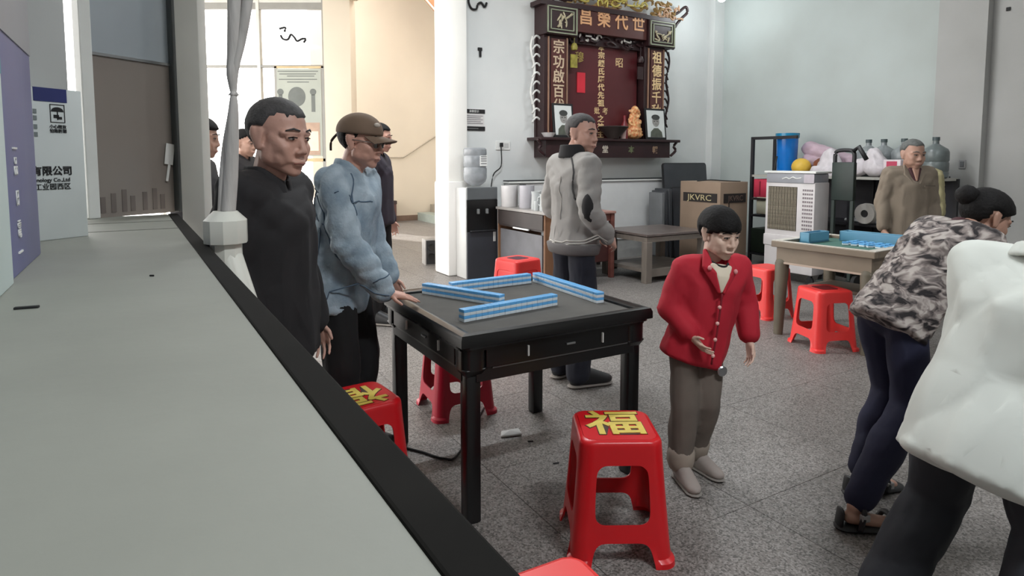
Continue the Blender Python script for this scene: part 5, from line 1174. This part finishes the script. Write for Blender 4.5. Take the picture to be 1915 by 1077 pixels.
    if shoe:
        for k in 'RL':
            an, toe = j['an' + k], j['toe' + k]; b = new_bm(); f_ = (toe - an); fl_ = V3((f_.x, f_.y, 0)).normalized(); T2 = Matrix((V3((fl_.y, -fl_.x, 0)), fl_, V3((0, 0, 1)))).transposed()
            gz = toe.z - .03 * s
            hull(b, [(V3((an.x, an.y, gz + .055 * s)) - fl_ * .015 * s, (.045 * s, .05 * s, .05 * s), T2), (V3((toe.x, toe.y, gz + .040 * s)), (.05 * s, .065 * s, .034 * s), T2), (V3((an.x, an.y, an.z + .02 * s)), .044 * s)])
            so_ = obj('shoe', solid_mesh(b, .009, 2, .6), shoe, root)
            b = new_bm(); hull(b, [(V3((an.x, an.y, gz + .014 * s)) - fl_ * .02 * s, (.047 * s, .052 * s, .013 * s), T2), (V3((toe.x, toe.y, gz + .014 * s)), (.052 * s, .068 * s, .013 * s), T2)]); obj('sole', b, mat('sole_grey', (130, 124, 118), 0.7), so_, 40)
    return root, j, Mh, hsz, T, s

BUZZ = (.003, .070, .080, .014, -.055)
SHORT = (.006, .066, .06, .022, -.06)
M_hairblk = mat('hair_black', (17, 15, 15), 0.7, 0.25, 40, 0.4, 90, spec=0.25); M_hairgrey = mat('hair_dark_grey', (66, 64, 64), 0.75, 0.2, 50, 0.3, 120); M_hairold = mat('hair_grey', (92, 94, 92), 0.75, 0.2, 50)
M_blk = mat('cloth_black', (30, 28, 30), 0.85, 0.15, 8); M_blkt = mat('trouser_black', (20, 20, 22), 0.85, 0.15, 8); M_navy = mat('trouser_navy', (24, 26, 38), 0.85, 0.15, 8)
M_shoeb = mat('shoe_black', (24, 24, 26), 0.5, 0.1)
SK_A = skin('skin_tan', (188, 146, 130)); SK_B = skin('skin_rosy', (200, 152, 134)); SK_C = skin('skin_pale', (218, 186, 168)); SK_D = skin('skin_brown', (172, 134, 116))
d2r = math.radians
# 1 man in black jacket by the counter
person('person in a black jacket with cropped hair standing between counter and denim jacket person', (-0.84, 2.18), d2r(-100), 1.65,
       dict(head=(0, .045, 1.575), neck=(0, -.005, 1.43), shR=(.165, -.01, 1.385), elR=(.20, -.04, 1.10), wrR=(.20, .05, .87)), (d2r(-14), 0.10, 0), 1.12, SK_A, M_hairgrey, BUZZ, {'R': dict(c=.45), 'L': dict(c=.4)},
       dict(m=M_blk, e=.038, hem=.22, collar=M_blk, ch=.04, open=.3, fold=.012), dict(m=M_blkt), M_shoeb, .0045, 1.10, 1.08)
# 2 man in denim jacket and cap, hand on the table
M_denim = mat('denim', (132, 150, 164), 0.9, 0.1, 11, 0.3, 90, rgb2=(172, 186, 196)); M_denimd = mat('denim_dark', (88, 110, 128), 0.9, 0.1, 6)
hx = G(752, 556, 0.80)
r2, j2, Mh2, hs2, T2_, s2_ = person('person in a light denim jacket, brown cap and glasses leaning a hand on the table', (-0.80, 2.98), d2r(-97), 1.68,
       dict(pel=(0, -.03, .92), chest=(0, .03, 1.27), neck=(0, .04, 1.42), head=(0, .095, 1.555), shR=(.165, .02, 1.37), shL=(-.165, .05, 1.37), elR=(.20, .10, 1.09), wrR=(.10, .235, .855), elL=(-.22, .05, 1.10), wrL=(-.22, .15, .87),
            knR=(.10, .02, .48), knL=(-.12, .04, .48)), (d2r(-6), 0.10, 0), 1.02, SK_B, M_hairblk, (.004, .06, .05, -.02, -.085), {'R': dict(d=(-.03, .10, -.022), n=(0, 0, -1), t=-1, c=.10)},
       dict(m=M_denim, e=.036, hem=.24, collar=M_denim, ch=.045, open=.9, sleeve=.97, fold=.015, seed=5, hf=1.6, fs=26), dict(m=M_blkt, e=.035), M_shoeb, .0045, 1.06)
def HP(M, hs, x, y, z): return M @ V3((x * hs, y * hs, z * hs))
# cap
M_cap = mat('cap_brown', (116, 96, 80), 0.85, 0.08, 10); M_capd = mat('cap_under', (58, 46, 40), 0.85, 0.1)
bm = new_bm(); A = Mh2.to_3x3(); vs, fs = ico(4); W = []
for v in vs:
    z = max(v.z, -.12); W.append(bm.verts.new(HP(Mh2, hs2, v.x * .089, v.y * .112 - .010, z * .088 + .046)))
for f in fs: bm.faces.new([W[i] for i in f])
cap = obj('cap', bm, M_cap, r2, 'all')
bm = new_bm(); n = 14; g_ = []
for r_ in (0, 1, 2, 3):
    row = []
    for k in range(n + 1):
        a = (k / n - .5) * 1.9; rad = .098 + .028 * r_ * math.cos(a * .62)
        row.append(bm.verts.new(HP(Mh2, hs2, math.sin(a) * .088 * (1 - .03 * r_), -.012 + math.cos(a) * (.105 + .028 * r_), .036 - .010 * r_ * .5 - .030 * (math.sin(a) ** 2) * (.4 + .25 * r_))))
    g_.append(row)
for r_ in range(3):
    for k in range(n): bm.faces.new((g_[r_][k], g_[r_][k + 1], g_[r_ + 1][k + 1], g_[r_ + 1][k]))
bmesh.ops.recalc_face_normals(bm, faces=bm.faces); bmesh.ops.solidify(bm, geom=list(bm.faces), thickness=.005)
obj('brim', bm, M_cap, cap, 40)
bm = new_bm(); ell(bm, HP(Mh2, hs2, 0.022, .084, .082), (.024, .012, .012), A); obj('front_patch', bm, mat('patch_pale', (196, 184, 172), 0.7, 0.1, 30), cap, 'all')
bm = new_bm(); tube(bm, bez([HP(Mh2, hs2, .0, -.118, .03), HP(Mh2, hs2, .0, -.150, -.01), HP(Mh2, hs2, 0, -.150, -.055)], 5), .006, 6); obj('strap_end', bm, M_capd, cap, 'all')
# glasses
gl = new_bm()
for s in (-1, 1):
    cc = [HP(Mh2, hs2, s * .034 + .024 * math.cos(k * PI / 8), .102 - .012 * abs(s * .034 + .024 * math.cos(k * PI / 8)) / .05, -.002 + .019 * math.sin(k * PI / 8)) for k in range(17)]
    tube(gl, cc, .0022, 5); tube(gl, [HP(Mh2, hs2, s * .058, .094, .002), HP(Mh2, hs2, s * .086, .0, .008)], .0022, 5)
tube(gl, [HP(Mh2, hs2, -.01, .103, 0), HP(Mh2, hs2, .01, .103, 0)], .0022, 5)
gle = obj('glasses', gl, mat('glasses_rim', (120, 110, 104), 0.3), r2, 'all')
for s in (-1, 1):
    bm = new_bm(); prism(bm, [(.023 * math.cos(k * PI / 8) * hs2, .018 * math.sin(k * PI / 8) * hs2) for k in range(16)], -.0006, .0006, Matrix.Translation(HP(Mh2, hs2, s * .034, .094, -.002)) @ A.to_4x4() @ MXZ); obj('lens', bm, M_glass, gle)
# denim seams
def TP2(x, y, z): return j2['chest'] + T2_ @ V3((x, y, z))
g2 = kid(r2, 'jacket'); M_seam = mat('denim_seam', (84, 102, 120), 0.9, 0.1); M_pale = mat('denim_print', (196, 190, 180), 0.9, 0.15, 40)
bpy.context.view_layer.update()
seam(g2, 'yoke_seam', [TP2(.20, -.03, .05), TP2(.16, -.13, .055), TP2(.06, -.17, .06), TP2(-.08, -.17, .06)], M_seam)
seam(g2, 'front_yoke_seam', [TP2(.20, .03, .05), TP2(.16, .13, .04), TP2(.06, .17, .03)], M_seam)
seam(g2, 'armhole_seam', [TP2(.14, -.10, .14), TP2(.15, -.13, .05), TP2(.15, -.12, -.05), TP2(.16, -.02, -.09), TP2(.16, .08, -.04), TP2(.15, .10, .06), TP2(.13, .06, .15)], M_seam, .004)
seam(g2, 'sleeve_seam', [j2['shR'] + V3((.0, -.09, -.06)), j2['elR'] + V3((.02, -.10, .08)), j2['elR'] + V3((0, -.09, -.02)), j2['wrR'] + V3((0, -.07, .05))], M_seam, .004)
seam(g2, 'side_seam', [TP2(.20, -.05, -.12), TP2(.22, -.04, -.3), TP2(.24, -.02, -.46)], M_seam)
seam(g2, 'hem_seam', [j2['pel'] + V3(q) for q in ((.02, -.3, -.06), (.12, -.28, -.06), (.22, -.2, -.06), (.3, -.05, -.06), (.28, .1, -.06), (.18, .25, -.06), (.05, .3, -.06))], M_seam)
seam(g2, 'back_seam', [TP2(.11, -.2, .04), TP2(.10, -.22, -.2), TP2(.09, -.24, -.46)], M_seam)
seam(g2, 'cuff_seam', [j2['wrR'] + V3((.06, -.03, .07)), j2['wrR'] + V3((.06, .04, .09)), j2['wrR'] + V3((0, .06, .12))], M_seam)
for k, (dz, a, b) in enumerate(((-.10, .05, .006), (-.13, .05, .006))): seam(g2, 'printed_line', [TP2(.13, -.2, dz), TP2(.08, -.2, dz), TP2(.03, -.2, dz)], M_seam, .006)
for k, (y, dz, sx_, sy_) in enumerate(((.10, -.22, .03, .035), (.09, -.30, .022, .03), (.11, -.36, .03, .03), (.08, -.42, .035, .02), (.14, -.20, .014, .014))): patch(g2, 'printed_patch', TP2(y, -.22, dz), (sx_, sy_), M_pale if k != 1 else M_seam)
# 3 dark clothed person behind cap
person('person in dark clothes standing in the hall, mostly hidden behind the brown cap', (-1.19, 5.6), d2r(-95), 1.78, {}, (0, .1, 0), 1.0, SK_B, M_hairblk, SHORT, None, dict(m=mat('cloth_plum', (48, 42, 52), 0.85, 0.1), e=.03, collar=M_blk, sleeve=.98), dict(m=M_blkt), M_shoeb, .008)
# 4, 5 silhouettes by the front
person('dark clothed person seen in profile against the bright front, next to the beige post', (-2.01, 4.05), d2r(-80), 1.72, {}, (0, .1, 0), 1.05, SK_D, M_hairblk, (.012, .05, .05, -.03, -.09), None, dict(m=M_blk, e=.03, collar=M_blk), dict(m=M_blkt), M_shoeb, .008)
person('dark clothed person partly hidden between the tied cloth and the black jacket', (-2.55, 6.0), d2r(-100), 1.74, {}, (0, .1, 0), 1.05, SK_D, M_hairblk, SHORT, None, dict(m=mat('cloth_black_b', (40, 37, 38), 0.85), e=.03, collar=M_blk), dict(m=M_blkt), M_shoeb, .008)
# 6 man in grey jacket, back view
M_grey = mat('jacket_grey', (146, 143, 140), 0.85, 0.05, 5); M_greyl = mat('jacket_pale_grey', (176, 172, 166), 0.85, 0.05, 5)
r6, j6, Mh6, hs6, T6, s6 = person('person in a grey jacket with dark collar looking over the shoulder', (0.40, 4.05), d2r(-62), 1.75,
       dict(head=(0, .055, 1.575), elR=(.235, -.05, 1.11), wrR=(.19, .13, .93), elL=(-.23, -.03, 1.11), wrL=(-.06, .17, .93)), (d2r(-66), 0.06, 0), 1.02, SK_A, M_hairgrey, BUZZ,
       {'R': dict(d=(-.05, .09, -.04), n=(-1, -.2, -.5), c=.55), 'L': dict(d=(.05, .10, -.03), n=(1, 0, -.3), c=.5)},
       dict(m=M_grey, e=.032, hem=.16, collar=M_blk, ch=.05, cz=.022, open=.5, cuffm=M_blk, hemm=mat('waist_stripe', (92, 88, 88), 0.8), sleeve=.94, fold=.011, seed=8), dict(m=M_navy, e=.03), M_shoeb, .006, 1.04)
g6 = kid(r6, 'jacket'); bpy.context.view_layer.update(); M_gs = mat('grey_seam', (74, 72, 72), 0.85)
seam(g6, 'raglan_seam', [j6['neck'] + V3((.07, -.06, 0)), j6['shR'] + V3((-.04, -.09, -.03)), j6['shR'] + V3((-.04, -.10, -.13)), j6['shR'] + V3((-.03, -.09, -.22))], M_gs, .006)
seam(g6, 'back_fold', [j6['neck'] + V3((.03, -.12, -.12)), j6['chest'] + V3((.05, -.2, -.06)), j6['waist'] + V3((.05, -.2, 0))], mat('grey_seam_pale', (170, 166, 160), 0.85), .004)
for dz in (-.005, .012): seam(g6, 'rib_stripe', [j6['pel'] + V3((-.1, -.25, dz)), j6['pel'] + V3((.1, -.25, dz)), j6['pel'] + V3((.25, 0, dz)), j6['pel'] + V3((.15, .2, dz))], M_greyl, .005)
bm = new_bm(); hull(bm, [(j6['elR'] + V3((.030, -.035, .03)), (.035, .035, .08)), (j6['elR'] + V3((.012, .02, -.05)), (.042, .035, .04))]); obj('elbow_patch', bm, M_blk, r6, 'all')
# 7 child in red
M_redc = mat('jacket_red', (176, 24, 44), 0.8, 0.08, 5); M_brt = mat('trouser_grey_brown', (104, 94, 86), 0.85, 0.10, 8)
CS = 1.70 / 1.23
r7, j7, Mh7, hs7, T7, s7 = person('child in an open collared red jacket and grey brown trousers beside the table', (0.83, 2.83), d2r(190), 1.23,
       dict(head=(-.13, .055, 1.555), neck=(-.11, 0, 1.385), waist=(-.07, .005, 1.05), pel=(-.03, 0, .91), shR=(.08, -.01, 1.33), shL=(-.30, -.01, 1.33), chest=(-.10, 0, 1.22), elR=(.15, -.02, 1.08), wrR=(.07, .13, .93), elL=(-.365, -.04, 1.08), wrL=(-.355, .05, .86), hipR=(.055, 0, .86), hipL=(-.115, 0, .86),
            knR=(.08, .06, .46), anR=(.10, .06, .085), toeR=(.10, .24, .03), knL=(-.08, .04, .47), anL=(-.06, -.08, .085), toeL=(-.12, .10, .03)),
       (d2r(14), 0.20, 0), 1.26, SK_C, M_hairblk, (.015, .024, .012, -.004, -.065), {'R': dict(d=(-.03, .09, -.05), n=(-.8, 0, .6), c=.25, s=1.05), 'L': dict(c=.4, s=1.05)},
       dict(m=M_redc, e=.052, hem=.26, sleeve=.90, fold=.013, seed=3, hf=1.0, wf=1.0), dict(m=M_brt, e=.034, cuffs=mat('trouser_cuff', (150, 138, 126), 0.85), len=.86, seed=6), mat('shoe_pale', (150, 140, 134), 0.7, 0.1), .0040, 1.08, 1.0, 1.0, 0.0, (150, 86, 80))
def TC(x, y, z): return j7['neck'] + T7 @ V3((x, y, z))
bm = new_bm(); hull(bm, [(TC(-.04, .092, -.02), .012), (TC(.04, .092, -.02), .012), (TC(0.0, .128, -.12), .010), (TC(-.02, .12, -.06), .012), (TC(.02, .12, -.06), .012)]); obj('shirt_front', bm, mat('shirt_cream', (216, 204, 184), 0.8, 0.05), r7, 'all')
bm = new_bm(); tube(bm, bez([TC(-.055, .05, .005), TC(-.03, .090, -.012), TC(0, .102, -.018), TC(.03, .090, -.012), TC(.055, .05, .005)], 4), .007, 6); obj('shirt_neckband', bm, M_blk, r7, 'all')
for s in (-1, 1):
    bm = new_bm(); hull(bm, [(TC(s * .055, .03, .035), .010), (TC(s * .075, .085, -.03), .010), (TC(s * .035, .118, -.05), .007), (TC(s * .012, .135, -.125), .007)]); obj('collar_flap', bm, M_redc, r7, 50)
    bm = new_bm(); ell(bm, TC(s * .062, .112, -.030), (.010, .008, .012)); obj('collar_tip', bm, mat('collar_tip_pale', (226, 150, 150), 0.6), r7, 'all')
pl = new_bm(); P7 = bez([TC(.0, .142, -.13), TC(-.002, .150, -.22), TC(-.002, .156, -.32), TC(0, .160, -.44)], 4); tube(pl, P7, .0045, 5); obj('front_placket', pl, mat('placket_dark', (120, 14, 30), 0.8), r7, 'all')
for k, z in enumerate((-.19, -.26, -.33, -.40)):
    bm = new_bm(); ell(bm, TC(.004, .149 + .006 * k, z), (.009, .007, .009)); obj('button', bm, mat('button_pale', (232, 176, 172), 0.4), r7, 'all')
bm = new_bm(); lathe(bm, [(0.018, 0), (0.024, .004), (.018, .008)], n=12, M=Matrix.Translation(j7['pel'] + V3((-.07, .105, -.145))) @ MXZ); obj('belt_ring', bm, M_steel, r7)
g7 = kid(r7, 'jacket'); bpy.context.view_layer.update(); M_rs = mat('red_seam', (120, 14, 30), 0.8)
# 8 old man at the wooden table
M_tan = mat('jacket_taupe', (128, 116, 102), 0.85, 0.06, 5)
r8, j8, Mh8, hs8, T8, s8 = person('grey haired person in an open taupe jacket standing behind the wooden table', (3.62, 5.75), d2r(176), 1.63,
       dict(head=(0, .035, 1.57)), (0.1, .12, 0), 1.15, SK_D, M_hairold, (.003, .075, .085, .03, -.05), None, dict(m=M_tan, e=.034, hem=.24, collar=M_tan, ch=.03, open=1.2, sleeve=.94, fold=.012), dict(m=mat('trouser_dark', (34, 36, 48), 0.85), e=.02), M_shoeb, .007, 1.02)
def TO(x, y, z): return j8['neck'] + T8 @ V3((x, y, z))
bm = new_bm(); hull(bm, [(TO(-.045, .09, -.0), .012), (TO(.045, .09, -.0), .012), (TO(0, .125, -.14), .010)]); obj('shirt_front', bm, mat('shirt_maroon', (70, 40, 44), 0.8, 0.1), r8, 'all')
bm = new_bm(); hull(bm, [(TO(-.02, .106, -.0), .010), (TO(.02, .106, -.0), .010), (TO(0, .128, -.10), .008)]); obj('throat_patch', bm, SK_D, r8, 'all')
for s in (-1, 1):
    bm = new_bm(); hull(bm, [(TO(s * .06, .03, .03), .010), (TO(s * .085, .09, -.05), .010), (TO(s * .03, .13, -.13), .008)]); obj('collar_flap', bm, M_tan, r8, 50)
bm = new_bm(); bx(bm, -.14, -.05, .148, .156, 1.22, 1.23); obj('pocket_flap', bm, mat('taupe_dark', (92, 82, 72), 0.85), r8)
# 9 person bending, patterned jacket
M_leo = leopard('patterned_cloth')
r9, j9, Mh9, hs9, T9, s9 = person('bending person with hair bun in a mottled grey brown jacket and dark blue trousers', (1.60, 2.64), d2r(-78), 1.58,
       dict(pel=(0, .03, .86), waist=(0, .11, .97), chest=(0, .24, 1.13), neck=(0, .40, 1.23), head=(0, .51, 1.29), shR=(.165, .34, 1.20), shL=(-.165, .36, 1.22), elR=(.20, .36, .93), wrR=(.17, .42, .68), elL=(-.20, .45, .95), wrL=(-.16, .62, .80),
            hipR=(.085, .03, .83), hipL=(-.085, .03, .83), knR=(.13, .02, .47), knL=(-.05, .08, .48), anR=(.22, -.33, .10), anL=(-.02, -.10, .09), toeR=(.27, -.14, .03), toeL=(-.03, .08, .03)),
       (-.2, .45, 0), 1.05, SK_D, M_hairblk, (.012, .05, .04, -.01, -.07), None, dict(m=M_leo, e=.034, hf=1.2, hem=.17, collar=mat('collar_maroon', (62, 26, 32), 0.8), ch=.02, sleeve=.9, fold=.014, seed=9), dict(m=mat('trouser_blue', (22, 24, 50), 0.85, 0.15), e=.024, len=.90, fl=.7), None, .006, 1.06)
bm = new_bm(); ell(bm, HP(Mh9, hs9, 0, -.125, .055), (.048, .045, .045)); obj('hair_bun', bm, M_hairblk, r9, 'all')
for k in 'RL':                                     # strapped sandals
    an, toe = j9['an' + k], j9['toe' + k]; fl_ = V3((toe.x - an.x, toe.y - an.y, 0)).normalized(); T2 = Matrix((V3((fl_.y, -fl_.x, 0)), fl_, V3((0, 0, 1)))).transposed()
    b = new_bm(); hull(b, [(V3((an.x, an.y, .016)) - fl_ * .03, (.042, .045, .016), T2), (V3((toe.x, toe.y, .016)), (.048, .07, .016), T2)]); sd = obj('sandal', b, M_shoeb, r9, 40)
    for f_, rr, hh in ((.02, .046, .095), (.62, .050, .062)):
        c0 = V3((an.x, an.y, 0)) + (V3((toe.x, toe.y, 0)) - V3((an.x, an.y, 0))) * f_; sv = V3((fl_.y, -fl_.x, 0)); b = new_bm()
        tube(b, bez([c0 - sv * rr + V3((0, 0, .02)), c0 - sv * rr * .7 + V3((0, 0, hh)) + fl_ * .02, c0 + sv * rr * .7 + V3((0, 0, hh)) + fl_ * .02, c0 + sv * rr + V3((0, 0, .02))], 5), .011, 6); st_ = obj('strap', b, M_shoeb, sd, 'all')
        b = new_bm(); box(b, c0 + sv * rr * .85 + V3((0, 0, hh * .75)) + fl_ * .02, (.02, .035, .028), bev=.004); obj('buckle', b, mat('buckle_grey', (150, 148, 146), 0.5), st_)
    b = new_bm(); hull(b, [(V3((an.x, an.y, .03)) - fl_ * .055, (.03, .012, .02), T2), (V3((an.x, an.y, .08)) - fl_ * .05, (.028, .01, .012), T2)]); obj('heel_cup', b, M_shoeb, sd, 'all')
# red inner cloth glimpsed under the arm
bm = new_bm(); hull(bm, [(j9['chest'] + V3((.08, .04, -.10)), .05), (j9['chest'] + V3((.10, .10, -.30)), .03), (j9['chest'] + V3((.04, .14, -.12)), .04)]); obj('red_sash', bm, mat('cloth_crimson', (150, 24, 52), 0.8, 0.1), r9, 'all')
# 10 person in white shirt, bending away
M_wsh = mat('shirt_white', (204, 208, 202), 0.85, 0.03, 4)
r10, j10, Mh10, hs10, T10, s10 = person('person in a white shirt and black trousers bending forward at the right edge', (1.43, 1.80), d2r(-60), 1.68,
       dict(pel=(0, -.05, .68), waist=(.01, .01, .81), chest=(.02, .08, 1.0), neck=(.03, .15, 1.18), head=(.06, .26, 1.28), shR=(.21, .10, 1.10), shL=(-.15, .16, 1.14), elR=(.27, .38, .94), wrR=(.20, .60, .88), elL=(-.16, .48, 1.04), wrL=(-.08, .70, .98),
            hipR=(.10, -.05, .69), hipL=(-.10, -.05, .69), knR=(.14, .02, .40), knL=(-.16, .02, .39), anR=(.14, -.14, .09), anL=(-.20, -.20, .09), toeR=(.18, .03, .03), toeL=(-.24, -.03, .03)),
       (d2r(50), .1, 0), 1.0, SK_A, M_hairblk, (.012, .05, .04, -.02, -.085), None, dict(name='shirt', m=M_wsh, e=.034, hf=1.2, hem=.24, sleeve=.45, collar=M_wsh, ch=.02, fold=.022, seed=13, fs=9), dict(m=mat('trouser_black_b', (30, 32, 38), 0.8, 0.15, 6), e=.035), M_shoeb, .006, 1.16)
